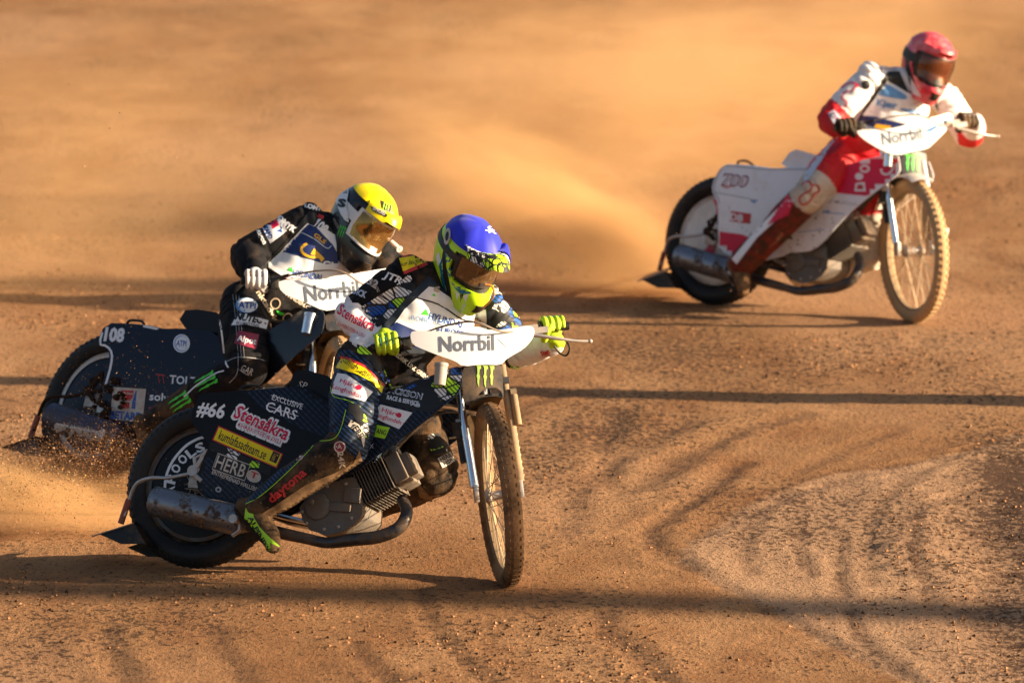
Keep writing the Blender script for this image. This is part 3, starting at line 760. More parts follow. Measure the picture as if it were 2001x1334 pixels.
    # swinging bracket cluster at the fairing's rear edge
    cl = MB(); q = T1(378, 920, y1); cl.lathe([(.022, -.012), (.022, .012), (0, .012)], q, (0, -1, 0), n=14)
    for pa_, pb_, r_ in [((380, 920), (405, 880), .012), ((383, 915), (380, 893), .009), ((405, 878), (412, 915), .010), ((385, 918), (412, 918), .009), ((380, 895), (408, 880), .006), ((378, 924), (395, 940), .011)]:
        cl.tube([T1(*pa_, y1), T1(*pb_, y1)], r_, n=8, k=1)
    cl.build('pivot_bracket', cfg.get('pivot', alu), m)
    # --- bodywork
    o['rear'] = shell(F, 'rear_fairing', m, cfg['rear_mat'], cfg['rear'], -.13, cfg['rear_top'], cfg.get('top_mat'))
    o['front'] = shell(F, 'tank_fairing', m, cfg['front_mat'], cfg['front'], -.15, cfg['front_top'], cfg.get('tank_top', cfg['front_mat']), bulge=.03)
    o['rear_poly'] = chaikin(cfg['rear'], 1); o['front_poly'] = chaikin(cfg['front'], 1)
    # seat
    st = [F.L(px, py, -.1) for px, py in chaikin(cfg['seat'], 1)]; n = len(st); mb = MB()
    yw = [-.11, -.07, 0, .07, .11]
    vs = [(p.x, yv, p.z) for yv in (-.11, .11) for p in st]
    mb.add(vs, [list(range(n)), list(range(n, 2 * n))[::-1]] + [[k, (k + 1) % n, (k + 1) % n + n, k + n] for k in range(n)])
    o['seat'] = mb.build('seat', cfg.get('seat_mat', black_pan), m, bevel=.018)
    hd = [F.L(px, py, -.03) for px, py in cfg['lift']]
    MB().tube(hd, .006, n=8, k=4).build('lift_handle', blk, m)
    # --- front end (turned with the steering)
    bx, bz = cfg['bar']
    def ln_(z, off=.0): return F.WB - (z - RF) * math.tan(RAKE) + off
    for s_ in (-1, 1):
        fk = MB().tube([(ln_(.86), .092 * s_, .86), (ln_(.62), .092 * s_, .62)], .015, n=14, k=1).tube([(ln_(.64), .092 * s_, .64), (ln_(.40), .09 * s_, .40)], .0185, n=14, k=1)
        fk = fk.build('fork_leg', cfg['fork'][0 if s_ < 0 else 1], m, FL)
        MB().box((ln_(.385) + .006, .088 * s_, .375), (.022, .009, .035)).build('axle_clamp', alu, fk, bevel=.004)
        if s_ < 0:
            MB().tube([(ln_(.62) - .02, .115 * s_, .66), (ln_(.62) - .02, .115 * s_, .60)], .022, n=10, k=1).tube([(ln_(.5) - .015, .115 * s_, .5), (ln_(.62) - .02, .115 * s_, .62)], .013, n=10, k=1).tube([(ln_(.5) - .03, .115 * s_, .6), (ln_(.5) - .03, .16 * s_, .6)], .005, n=8, k=1).build('ignition_box', blk, m, FL)
            MB().tube([(ln_(.66), .085 * s_, .66), (ln_(.66) - .01, .12 * s_, .66)], .012, n=8, k=1).build('fork_band', alu, m, FL)
        else:
            spg = MB(); zt, zb = .66, .42; T = 9
            pts = [(ln_(zb + (zt - zb) * k / (T * 8)) - .01 + .012 * math.cos(k * math.pi / 4), (.098 + .012 * math.sin(k * math.pi / 4)), zb + (zt - zb) * k / (T * 8)) for k in range(T * 8 + 1)]
            spg.tube(pts, .0045, n=5, k=1); spg.build('fork_spring', cfg.get('spring', alu), m, FL)
            MB().tube([(ln_(.74) + .012, .118, .74), (ln_(.62) + .012, .118, .62)], .015, n=12, k=1).lathe([(.0, -.012), (.016, -.012), (.016, .012), (0, .012)], (ln_(.75) + .012, .118, .75), (0, 1, 0), n=12).build('damper', cfg.get('damp', alu), m, FL)
            if cfg.get('truss'):
                MB().tube([(ln_(.8) + .02, .112, .8), (ln_(.36) + .05, .118, .31)], .014, n=8, k=1).tube([(ln_(.36) + .05, .118, .31), (ln_(.5) + .10, .16, .47)], .012, n=8, k=1).tube([(ln_(.36) + .05, .118, .31), (F.WB - .02, .105, .38)], .010, n=8, k=1).build('fork_link', shell_wht, m, FL)
    MB().box((ln_(.82), 0, .80), (.03, .11, .014)).box((ln_(.745) - .01, 0, .745), (.02, .10, .01)).build('fork_yoke', steel_dk, m, FL, bevel=.004)
    # front mudguard
    mg = MB(); vs = []; K = 6; rgd = RF + .014; nseg = 14; a0, a1 = cfg.get('guard', (82, 150))
    for k in range(nseg + 1):
        a = R(a0 + (a1 - a0) * k / nseg)
        for j in range(K + 1):
            u = -1 + 2 * j / K; rr = rgd + .014 * (1 - u * u); vs.append((F.WB + rr * math.cos(a), u * .06, RF + rr * math.sin(a)))
    fs = [[k * (K + 1) + j, k * (K + 1) + j + 1, (k + 1) * (K + 1) + j + 1, (k + 1) * (K + 1) + j] for k in range(nseg) for j in range(K)]
    n0_ = len(vs); vs += [V(v) + (V((F.WB, 0, RF)) - V((v[0], 0, v[2]))).normalized() * .003 for v in vs]
    fs += [[a + n0_ for a in f[::-1]] for f in fs]
    mg.add(vs, fs); mg.build('front_mudguard', cfg.get('guard_mat', brown_guard), m, FL)
    # number plates: traced on the plane across the bars, wrapped back at both ends
    def plate(name, poly, xx, mat, wrap=.0, dz=0):
        P = [F.LT(px, py, xx) for px, py in chaikin(poly, 1)]
        bm = bmesh.new(); vs = [bm.verts.new((p.y, p.z, 0)) for p in P]; bm.faces.new(vs); grid_cut(bm, .03)
        ym = sum(p.y for p in P) / len(P)
        for v in bm.verts:
            yv, zv = v.co.x, v.co.y; v.co = (ln_(zv) + xx - wrap * yv ** 2, yv, zv)
        thicken(bm, V((-.004, 0, 0)))
        me = bpy.data.meshes.new(name); bm.to_mesh(me); bm.free(); me.materials.append(mat)
        me.polygons.foreach_set('use_smooth', [True] * len(me.polygons)); me.set_sharp_from_angle(angle=R(35))
        return link(name, me, m, FL)
    o['plate'] = plate('bar_plate', cfg['plate'], cfg.get('pof', .05), cfg['plate_mat'], .45)
    o['lplate'] = plate('lower_plate', cfg['lplate'], .042, cfg['lplate_mat'], 1.5)
    # handlebar and controls
    hb = MB().tube([(bx - .05, -.39, bz), (bx - .035, -.26, bz + .004), (bx, -.12, bz - .035), (bx, 0, bz - .05), (bx, .12, bz - .035), (bx - .035, .26, bz + .004), (bx - .05, .39, bz)], .011, n=12)
    hb.tube([(bx, 0, bz - .06), (ln_(.80) - .02, 0, .80)], .018, n=10, k=1)
    hb.build('handlebar', chrome, m, FL)
    ends = {}
    for s_ in (-1, 1):
        g0, g1 = V((bx - .04, .275 * s_, bz + .003)), V((bx - .05, .395 * s_, bz)); 
        gm = MB().tube([g0, g1], .0165, n=12, k=1).lathe([(.0165, 0), (.03, .0), (.03, .006), (.0165, .006)], g0, g1 - g0, n=18)
        gm.build('grip', blk, m, FL); ends[s_] = (F.MF @ g0, F.MF @ g1)
    tg = MB().box((bx - .036, -.255, bz + .002), (.022, .018, .026)).tube([(bx - .03, -.25, bz + .02), (bx + .01, -.20, bz + .035)], .008, n=8, k=1)
    tg.build('throttle_housing', blk, m, FL, bevel=.004)
    lv = MB().box((bx - .01, .23, bz + .004), (.018, .035, .016)).box((bx + .008, .262, bz - .004), (.012, .04, .012)).tube([(bx + .03, .24, bz - .02), (bx + .045, .33, bz - .045), (bx + .045, .40, bz - .062), (bx + .04, .455, bz - .07)], [.009, .007, .006, .006], n=8).ball((bx + .04, .46, bz - .07), .009)
    lv.build('clutch_lever', alu, m, FL, bevel=0)
    cz = cfg.get('cable', .03)
    MB().tube([(bx - .01, -.215, bz + .03), (bx + .06, -.1, bz + .055), (bx + .12, .0, bz + .055), (bx + .12, .09, bz + .01), (bx + .07, .17, bz), (bx + .01, .22, bz + .005)], .0042, n=6).build('control_cable', M('cable_grey', (.25, .2, .16), .5), m, FL)
    # breather can on the tank
    cx_, cy_ = cfg['can']; cp = F.L(cx_, cy_, -.165); up = V((0, 0, 1))
    MB().lathe([(0, -.045), (.024, -.045), (.025, .03), (.0275, .031), (.0275, .043), (.022, .045), (.02, .04), (0, .04)], cp, (-.05, 0, 1), n=24).build('breather_can', cfg.get('can_mat', silver_can), m)
    o['m'] = m; o['F'] = F; o['ends'] = ends
    return o

# ================================================================== RIDERS
def remeshed(mb, vox, iters=2):
    me = mb.mesh('tmp', black_cloth, smooth=0); o = bpy.data.objects.new('tmp', me); C.objects.link(o)
    md = o.modifiers.new('r', 'REMESH'); md.mode = 'VOXEL'; md.voxel_size = vox
    dg = bpy.context.evaluated_depsgraph_get(); n = bpy.data.meshes.new_from_object(o.evaluated_get(dg))
    bpy.data.objects.remove(o); bpy.data.meshes.remove(me)
    bm = bmesh.new(); bm.from_mesh(n)
    for _ in range(iters): bmesh.ops.smooth_vert(bm, verts=bm.verts, factor=.5, use_axis_x=True, use_axis_y=True, use_axis_z=True)
    bm.to_mesh(n); bm.free(); n.materials.clear(); return n

def rider_body(person, J, rad, mats, zone, vox=.0068, fold=1.0, seed=0):
    mb = MB(); sh = (J['shL'] - J['shR']); hp = (J['hipL'] - J['hipR']); pel = (J['hipL'] + J['hipR']) / 2
    mid = (J['shL'] + J['shR']) / 2; neck = J['neck']
    spine = (mid - pel).normalized(); secs = []
    for u, wd, dp in ((-.16, .10, .09), (-.06, .165, .125), (.12, .175, .135), (.4, .16, .125), (.68, .19, .135), (.88, .2, .13), (1.02, .14, .10), (1.12, .08, .075)):
        c = pel.lerp(mid, u); s_ = hp.normalized().lerp(sh.normalized(), max(0, min(1, u))); s_ = (s_ - spine * s_.dot(spine)).normalized(); d = spine.cross(s_).normalized()
        secs.append((c - d * (.012 if u > .3 else 0) * 0, s_ * wd, d * dp))
    mb.loft(secs, 24); mb.capsule(mid, neck, .07, .058)
    bones = []
    for S in 'RL':
        sp, el, wr, hi, kn, an = (J[k + S] for k in ('sh', 'el', 'wr', 'hip', 'kn', 'an'))
        ra, re, rw, rh, rk, rn = rad
        if S == 'L': rk *= 1.2; rh *= .95
        mb.ball(sp, ra * 1.06, n=16); mb.capsule(sp.lerp(mid, .1), neck, ra * .85, .062); mb.tube([sp, sp.lerp(el, .5) , el], [ra, ra * 1.02, re], n=16, k=4); mb.ball(el, re * 1.02, n=16)
        mb.tube([el, el.lerp(wr, .35), wr], [re, re * .96, rw], n=16, k=4); mb.ball(wr, rw)
        mb.ball(hi, rh, n=16); mb.tube([hi, hi.lerp(kn, .5), kn], [rh, rh * .98, rk], n=18, k=4); mb.ball(kn, rk * 1.05, n=16)
        mb.tube([kn, kn.lerp(an, .3), kn.lerp(an, .75), an], [rk, rk * 1.0, rk * .88, rn], n=16, k=4); mb.ball(an, rn)
        bones += [('ua' + S, sp, el), ('fa' + S, el, wr), ('th' + S, hi, kn), ('sn' + S, kn, an)]
    bones.append(('torso', pel, mid))
    me = remeshed(mb, vox, 4)
    n = len(me.vertices); co = np.empty(n * 3, np.float32); me.vertices.foreach_get('co', co); co = co.reshape(-1, 3).astype(float)
    bd = np.full(n, 9.); bi = np.zeros(n, int); bt = np.zeros(n)
    for k, (nm, a, b) in enumerate(bones):
        A, B = np.array(a), np.array(b); ab = B - A; t = np.clip(((co - A) @ ab) / (ab @ ab), 0, 1); d = np.linalg.norm(co - A - t[:, None] * ab, axis=1)
        d = d - (.10 if nm == 'torso' else .0)
        m_ = d < bd; bd[m_] = d[m_]; bi[m_] = k; bt[m_] = t[m_]
    no = np.empty(n * 3, np.float32); me.vertices.foreach_get('normal', no) if hasattr(me.vertices[0], 'normal') else None
    no = no.reshape(-1, 3)
    off = V((seed * 3.1, seed, 0)); new = co.copy()
    for q in range(n):
        nm, a, b = bones[bi[q]]; dr = (b - a).normalized(); p = V(co[q]); al = dr.dot(p)
        pp = (p - dr * al) * 9 + dr * al * (17 if nm != 'torso' else 12) + off
        w1 = mn.noise(p * 8 + off); r_ = abs(mn.noise(pp)); rd = (1 - r_ * 2.6) if r_ < .38 else 0
        amp = {'ua': .0075, 'fa': .006, 'th': .0065, 'sn': .002}.get(nm[:2], .006)
        jt = 1.0 + 1.0 * (abs(bt[q] - .5) * 2) ** 2
        new[q] += no[q] * fold * (.006 * w1 - amp * jt * max(0, rd) ** 1.5 + .004)
    me.vertices.foreach_set('co', new.astype(np.float32).ravel()); me.update()
    for m_ in mats: me.materials.append(m_)
    npoly = len(me.polygons); mi = np.zeros(npoly, np.int32)
    for k, p in enumerate(me.polygons):
        v = p.vertices[0]; nm = bones[bi[v]][0]; mi[k] = zone(nm, bt[v], V(co[v]))
    me.polygons.foreach_set('material_index', mi); me.polygons.foreach_set('use_smooth', [True] * npoly)
    me.name = 'race_suit'
    return link('race_suit', me, person, WM[person.name].inverted())

def glove(person, g0, g1, wr, mat, ink2, side, hand_c=None):
    """closed fist on the bar: palm, four bent fingers, thumb under the grip"""
    a = (g1 - g0).normalized(); c = (g0 + g1) / 2; toward = (wr - c); bk = (toward - a * toward.dot(a)).normalized(); upv = a.cross(bk)
    if upv.z < 0: upv = -upv
    bk = (bk + V((0, 0, 0))).normalized(); mb = MB(); r = .029
    def P(ang, rr, o): return c + a * o + (bk * math.cos(R(ang)) + upv * math.sin(R(ang))) * rr
    for k, (o, L_) in enumerate(((-.036, 0), (-.012, 6), (.012, 4), (.034, -10))):
        rr = .0125 - .0008 * k
        mb.tube([P(38, .044, o), P(80, .040, o), P(122, .036, o * 1.02), P(172 + L_, .031, o * 1.02), P(225 + L_, .028, o)], [rr * 1.1, rr * 1.12, rr, rr * .95, rr * .85], n=10, k=4)
        mb.ball(P(80, .041, o), rr * 1.22); mb.ball(P(225 + L_, .028, o), rr * .85)
    mb.ball(P(20, .046, 0), .034, (1.0, 1.0, 1.0)); mb.loft([(P(5, .07, 0), a * .034, upv * .024), (P(20, .048, 0), a * .046, upv * .027), (P(45, .042, 0), a * .046, upv * .018)], 16)
    sg = -1 if side == 'R' else 1
    mb.tube([P(-10, .055, -.03), P(-60, .045, -.045), P(-110, .034, -.034), P(-150, .032, -.02)], [.016, .014, .012, .010], n=10, k=4); mb.ball(P(-150, .032, -.02), .010)
    mb.tube([P(5, .065, 0), c.lerp(wr, .75), wr], [.03, .031, .035], n=14, k=3)
    me = remeshed(mb, .0035, 2); me.materials.append(mat)
    me.polygons.foreach_set('use_smooth', [True] * len(me.polygons)); me.name = 'glove'
    o = link('glove', me, person, WM[person.name].inverted())
    if ink2:
        st = MB(); inv = Matrix()
        for o_ in (-.024, 0, .023): st.tube([P(60, .049, o_), P(95, .046, o_), P(130, .042, o_)], .0035, n=6, k=3)
        st.build('knuckle_stripe', ink2, o)
    return o

def boot(person, kn, an, toe, mats, r=(.062, .05), low=.45, soled=None):
    mb = MB(); up = (kn - an).normalized(); d = (toe - an)
    heel = an - up * .055 - (d - up * d.dot(up)).normalized() * .045
    mb.tube([an.lerp(kn, low), an.lerp(kn, .2), an], [r[0] * 1.02, r[0] * .92, r[1]], n=16, k=4); mb.ball(an, r[1]); mb.ball(heel, .036)
    mb.tube([heel, an.lerp(toe, .3) - up * .02, an.lerp(toe, .72), toe], [.036, .046, .042, .032], n=14, k=4); mb.ball(toe, .032)
    me = remeshed(mb, .007, 2); me.materials.append(mats); me.polygons.foreach_set('use_smooth', [True] * len(me.polygons)); me.name = 'boot'
    nn = [V(v.normal) for v in me.vertices]
    for v, q in zip(me.vertices, nn): v.co += q * (.004 * mn.noise(v.co * 25) + .003 * mn.noise(v.co * 60))
    o = link('boot', me, person, WM[person.name].inverted())
    sl = MB().tube([heel - up * .033, an.lerp(toe, .4) - up * .058, toe - up * .012], [.028, .034, .026], n=12, k=4, flat=(up, .35))
    sl.build('boot_sole', mudbits, o)
    return o

def S_(v, ph, off=0):
    """helmet surface: v 0 top .. 1 rim, ph 0 = front"""
    cf = max(0, math.cos(ph))
    if v < .5: th = v * math.pi; rad = math.sin(th); z = .142 * math.cos(th); t = 0
    else: t = (v - .5) * 2; rad = 1 - .34 * t ** 1.8; z = -.172 * t
    ch = min(1, max(0, (t - .1) / .55)); ch = ch * ch * (3 - 2 * ch)
    back = max(0, -math.cos(ph))
    x = (.150 + off) * rad * math.cos(ph) + .062 * ch * cf ** 1.4 * (1 - .45 * max(0, t - .6)) - .012 * back
    y = (.124 + off) * rad * math.sin(ph) * (1 - .12 * ch * cf)
    z2 = z + (off * (1 if v < .5 else 0)) * math.cos(min(v, .5) * math.pi) + .03 * back * t + .0 - .02 * ch * cf
    return V((x, y, z2))
def surf(mb, v0, v1, p0, p1, nv, np_, off=0, keep=None, closed=False):
    vs = []; fs = []
    for i in range(nv + 1):
        for j in range(np_ + (0 if closed else 1)): vs.append(S_(v0 + (v1 - v0) * i / nv, R(p0 + (p1 - p0) * j / np_), off(i / nv, j / np_) if callable(off) else off))
    m = np_ if closed else np_ + 1
    for i in range(nv):
        for j in range(np_):
            a = v0 + (v1 - v0) * (i + .5) / nv; ph = p0 + (p1 - p0) * (j + .5) / np_
            if keep and not keep(a, (ph + 180) % 360 - 180): continue
            fs.append([i * m + j, i * m + (j + 1) % m, (i + 1) * m + (j + 1) % m, (i + 1) * m + j])
    return mb.add(vs, fs)
def solid(me, t):
    bm = bmesh.new(); bm.from_mesh(me); bmesh.ops.remove_doubles(bm, verts=bm.verts, dist=1e-5)
    loose = [v for v in bm.verts if not v.link_faces]; bmesh.ops.delete(bm, geom=loose, context='VERTS')
    bmesh.ops.recalc_face_normals(bm, faces=bm.faces); bmesh.ops.solidify(bm, geom=bm.faces[:], thickness=t)
    bm.to_mesh(me); bm.free(); me.polygons.foreach_set('use_smooth', [True] * len(me.polygons)); me.set_sharp_from_angle(angle=R(40)); return me
def helmet(person, c, fwd, up, cfg):
    fwd = V(fwd).normalized(); up = V(up); left = up.cross(fwd).normalized(); up = fwd.cross(left)
    mw = Matrix.Translation(c) @ Matrix((fwd, left, up)).transposed().to_4x4() @ Matrix.Scale(cfg.get('sc', 1), 4)
    loc = WM[person.name].inverted() @ mw
    OPV = (.365, cfg.get('op', .735)); OPP = 68
    k = lambda v, ph: not (OPV[0] < v < OPV[1] and abs(ph) < OPP - 14 * max(0, (v - .6) / .1))
    sh = MB(); surf(sh, 0.001, 1, 0, 360, 40, 72, 0, k, True)
    me = solid(sh.mesh('helmet', cfg['shell'], 0), .012); h = link('helmet', me, person, loc)
    # face inside
    f = MB(); f.ball((.0, 0, -.02), .098, (1.08, .86, 1.15), n=24, m=16); f.ball((.112, 0, -.045), .02, (1.1, .75, 1.4)); f.ball((.095, 0, -.09), .025, (.9, 1.3, .6))
    for s_ in (-1, 1): f.ball((.088, .035 * s_, -.015), .014)
    f.build('face', skin, h)
    ln = MB(); f.cur = 0
    # lining round the opening
    lin_ = MB(); surf(lin_, .35, .77, -72, 72, 14, 30, -.014, lambda v, ph: not (.40 < v < OPV[1] - .03 and abs(ph) < 56)); lin_.build('lining', blk, h)
    fr = MB(); gv0, gv1, gp = .37, cfg.get('op', .735) - .045, 62
    fo = lambda u, w_: .002
    surf(fr, gv0, gv1, -gp, gp, 16, 40, fo, lambda v, ph: not (gv0 + .022 < v < gv1 - .022 - (0 if abs(ph) > 9 else .03) and abs(ph) < gp - 6))
    link('goggle_frame', solid(fr.mesh('goggle_frame', cfg['frame'], 0), .012), h)
    le = MB(); surf(le, gv0 + .015, gv1 - .015, -gp + 4, gp - 4, 10, 26, -.001); L_ = link('goggle_lens', solid(le.mesh('goggle_lens', cfg['lens'], 0), .003), h)
    sp = MB(); surf(sp, *cfg.get('strap_v', (.43, .54)), 56, 304, 3, 40, .003); link('goggle_strap', solid(sp.mesh('goggle_strap', cfg['strap'], 0), .003), h)
    # vents of the chin bar
    ch = MB(); surf(ch, .78, .9, -14, 14, 3, 8, .004); link('chin_vent', solid(ch.mesh('chin_vent', blk, 0), .004), h)
    if cfg.get('peak'):
        pk = MB(); vs = []; nu, nw = 12, 24; PL, pd = cfg.get('peak_len', .10), cfg.get('peak_drop', .25)
        for i in range(nu + 1):
            u = i / nu
            for j in range(nw + 1):
                ph = -62 + 124 * j / nw; w_ = math.cos(R(ph) * .9); b = S_(.30 - .02 * w_, R(ph), .004)
                tip = .86 + .14 * math.cos(R(ph) * 3)
                vs.append(b + V((1, 0, .10)) * (PL * u * w_ ** .8 * tip) + V((0, b.y * .12 * u, .022 * math.sin(u * 2.2) - PL * pd * u * u + (.012 * u if abs(ph) < 22 else 0))))
        fs = [[i * (nw + 1) + j, i * (nw + 1) + j + 1, (i + 1) * (nw + 1) + j + 1, (i + 1) * (nw + 1) + j] for i in range(nu) for j in range(nw)]
        pk.add(vs, fs); pkm = link('peak', solid(pk.mesh('peak', cfg['peak'], 0), .004), h)
    else: pkm = None
    cv = None
    if cfg.get('cover'):
        cm = MB(); vv = cfg.get('cover_v', .34)
        surf(cm, .001, vv, 0, 360, 16, 60, lambda u, w_: .006 + .003 * math.sin(w_ * 40) * u + .002 * math.sin(w_ * 17 + 1) * u, cfg.get('cover_keep'), True)
        if cfg.get('cover_peak'):
            vs = []; nu, nw = 8, 20
            for i in range(nu + 1):
                u = i / nu
                for j in range(nw + 1):
                    ph = 8 + 54 * j / nw; w_ = math.cos(R(ph) * .9); b = S_(.30 - .02 * w_, R(ph), .006)
                    tip = .86 + .14 * math.cos(R(ph) * 3)
                    vs.append(b + V((1, 0, .10)) * (PL * u * w_ ** .8 * tip * 1.02) + V((0, b.y * .12 * u, .022 * math.sin(u * 2.2) - PL * pd * u * u + .005)))
            cm.add(vs, [[i * (nw + 1) + j, i * (nw + 1) + j + 1, (i + 1) * (nw + 1) + j + 1, (i + 1) * (nw + 1) + j] for i in range(nu) for j in range(nw) if j > 5 + i * 1.1])
        cv = link('helmet_cover', solid(cm.mesh('helmet_cover', cfg['cover'], 0), .002), h)
    if cfg.get('tab'):
        tb = MB(); b = S_(.52, R(cfg['tab']), .01); s_ = 1 if cfg['tab'] > 0 else -1
        tb.lathe([(.004, 0), (.014, 0), (.014, .004), (.004, .004)], b + V((.03, .035 * s_, -.005)), (1, 0, 0), n=16).tube([b, b + V((.028, .024 * s_, -.003))], [.008, .010], n=8, k=1)
        tb.build('tear_off_tab', M('clear_tab', (.7, .66, .62), .3), h)
    return dict(h=h, lens=L_, peak=pkm, cover=cv, fwd=fwd)

def blen(i, J):
    print('rider', i, {k + S: round((J[a + S] - J[b + S]).length, 2) for S in 'RL' for k, a, b in (('upperarm', 'sh', 'el'), ('forearm', 'el', 'wr'), ('thigh', 'hip', 'kn'), ('shin', 'kn', 'an'))},
          'shoulders', round((J['shL'] - J['shR']).length, 2), 'spine', round(((J['shL'] + J['shR']) / 2 - (J['hipL'] + J['hipR']) / 2).length, 2))

ik['teal_'] = teal
# ================================================================== BIKE 1 (front, dark carbon)
B1 = bike(1, 'dark carbon patterned bike in front with number 66 and yellow and pink stickers', dict(
    id=1, band=steel_dk, rim_r=rim_dk, rim_f=rim_dust, tyre_r=rubber, tyre_f=rubber_dirt, spoke=spoke_m, cover=black_pan,
    rear_mat=black_pan, front_mat=carbon_pan, top_mat=black_pan, tank_top=dusty_cloth,
    rear=[(388, 772), (402, 767), (470, 763), (560, 756), (590, 752), (650, 790), (700, 800), (700, 870), (640, 905), (560, 960), (500, 992), (470, 992), (430, 982), (392, 968), (383, 935), (398, 905), (402, 890), (413, 872), (402, 858), (375, 826), (378, 800)],
    rear_top=[(388, 772), (420, 767), (470, 763), (560, 756), (640, 790)],
    front=[(690, 800), (740, 775), (783, 759), (803, 747), (844, 734), (875, 719), (900, 714), (905, 744), (900, 767), (887, 780), (849, 812), (811, 843), (763, 877), (730, 897), (704, 917), (648, 945), (620, 930), (640, 850)],
    front_top=[(700, 775), (783, 757), (803, 747), (844, 734), (875, 719), (900, 714)],
    seat=[(578, 742), (588, 729), (655, 748), (660, 800), (575, 775)], lift=[(470, 765), (474, 756), (500, 753), (510, 760)],
    bar=(1.06, .985), fork=(chrome, rim_dust), damp=rim_dust, spring=spoke_m,
    plate=[(803, 655), (808, 645), (850, 647), (905, 650), (920, 641), (933, 637), (960, 646), (1000, 642), (1030, 636), (1044, 638), (1047, 650), (1041, 664), (1024, 682), (1000, 695), (988, 703), (980, 713), (940, 712), (904, 716), (890, 705), (860, 695), (830, 683), (808, 673)], plate_mat=plate_white,
    lplate=[(900, 712), (940, 709), (982, 709), (983, 740), (986, 785), (978, 757), (950, 758), (934, 770), (926, 788), (908, 792)], lplate_mat=plate_grey,
    can=(861, 731)))
m1 = B1['m']
spatter(B1['sil'], 'mud', 390, 1018, 42, 7, 140, .6, 4.5, 11, off=.003)
# front fairing prints
rf, ff, pl, lp, cov = B1['rear'], B1['front'], B1['plate'], B1['lplate'], B1['cover']
patch(rf, 'carbon', [(482, 764), (600, 753), (650, 790), (690, 805), (690, 860), (640, 855), (590, 838), (500, 790)], 'carbon_print')
patch(rf, 'carbon', [(392, 905), (405, 893), (470, 915), (520, 945), (500, 990), (432, 980), (394, 966)], 'carbon_print', .0012)
text(rf, 'white', '#66', (413, 802), 52, 30, 8, .15, bold=.03)
text(rf, 'white', 'Stensåkra', (513, 826), 116, 30, 24, .1, bold=.085, name='sticker_outline', off=.0018)
text(rf, 'white', 'CHARKUTERI & DELI', (507, 846), 94, 13, 23, bold=.16, name='sticker_outline', off=.0018)
text(rf, 'red', 'Stensåkra', (513, 826), 112, 26, 24, .1, off=.003, bold=.02)
text(rf, 'red', 'CHARKUTERI & DELI', (507, 846), 90, 8, 23, off=.003)
text(rf, 'white', 'EXCLUSIVE', (562, 785), 62, 11, 18); text(rf, 'white', 'CARS', (550, 802), 62, 19, 18, bold=.01)
line(rf, 'white', [(520, 792), (583, 813)], 1.2); line(rf, 'white', [(530, 772), (588, 790)], 1)
patch(rf, 'redbr', quad(484, 873, 138, 31, 23.5), off=.0018); patch(rf, 'yellow', quad(484, 873, 133, 26, 23.5), off=.0024)
text(rf, 'black', 'kumlafasadteam.se', (475, 869), 100, 19, 24, off=.0032, bold=.01)
patch(rf, 'black', quad(537, 893, 15, 20, 24), off=.0028); text(rf, 'gold', 'Team', (537, 893), 15, 9, 114, off=.0034)
patch(rf, 'shard', [(402, 862), (430, 866), (480, 892), (530, 912), (528, 930), (480, 910), (430, 885), (410, 880)], 'shard_print', .0018)
patch(rf, 'dwhite', quad(452, 912, 68, 34, 20), off=.002); patch(rf, 'black', quad(452, 912, 66, 31, 20), off=.0024)
text(rf, 'dwhite', 'HERB', (451, 911), 60, 25, 20, off=.003, bold=.01)
text(rf, 'dwhite', 'ENTREPRENAD HALLSBERG', (464, 941), 105, 8, 22, off=.003, bold=.02)
patch(rf, 'dwhite', ell(496, 930, 15, 12, 14, 25), 'skull_print', .0024); text(rf, 'redbr', 'T', (497, 928), 14, 11, 22, off=.0032, bold=.03)
patch(rf, 'silver', ell(427, 956, 6, 5.5), 'panel_bolt', .003); patch(rf, 'black', ell(427, 956, 3, 2.7), 'panel_bolt', .004)
text(B1['seat'], 'dwhite', 'SP', (592, 752), 17, 13, 15, .2)
# wheel cover lettering
line(cov, 'white', [(322, 958), (325, 930), (338, 900), (362, 872), (385, 858), (402, 853)], 5, 'cover_ring')
for ch, x, y, a in (('S', 391, 874, -22), ('L', 373, 884, -38), ('O', 357, 897, -48), ('O', 344, 915, -62), ('P', 335, 936, -76)):
    text(cov, 'white', ch, (x, y), 15, 17, a, bold=.035)
text(cov, 'white', 'A', (334, 957), 14, 15, -90, bold=.03)
# tank fairing
patch(ff, 'black', [(700, 790), (783, 759), (903, 712), (903, 770), (870, 790), (840, 805), (800, 800), (745, 785), (700, 800)], 'dark_print', .0012)
patch(ff, 'shard', [(783, 759), (803, 747), (844, 734), (900, 714), (904, 745), (890, 770), (872, 782), (858, 776), (850, 765), (820, 752), (800, 760)], 'shard_print', .0016)
text(ff, 'pale', 'JACKSON', (790, 769), 70, 15, 12, .1, bold=.05, off=.002); text(ff, 'black', 'JACKSON', (790, 769), 68, 12, 12, .1, off=.003)
text(ff, 'pale', 'RACE & SERVICE', (787, 782), 62, 8, 12, bold=.04); text(ff, 'pale', 'AB', (812, 790), 18, 7, 12, bold=.04)
patch(ff, 'white', [(744, 790), (806, 806), (780, 838), (752, 826), (722, 812)], off=.0018)
text(ff, 'red', 'Hjärt', (762, 806), 32, 11, 18, off=.0028, bold=.01); patch(ff, 'red', ell(780, 811, 5, 5), off=.0028); text(ff, 'red', 'Lungfonden', (758, 818), 55, 11, 18, off=.0028, bold=.01)
patch(ff, 'limeg', [(724, 827), (762, 835), (752, 857), (718, 850)], off=.0018); text(ff, 'black', 'HTANG', (740, 842), 30, 10, 13, off=.0028, bold=.02)
text(ff, 'pale', 'NX', (722, 872), 17, 9, -10, .2)
line(ff, 'silver', [(705, 915), (763, 876), (811, 842), (850, 810), (888, 780)], 1.5, 'edge_trim')
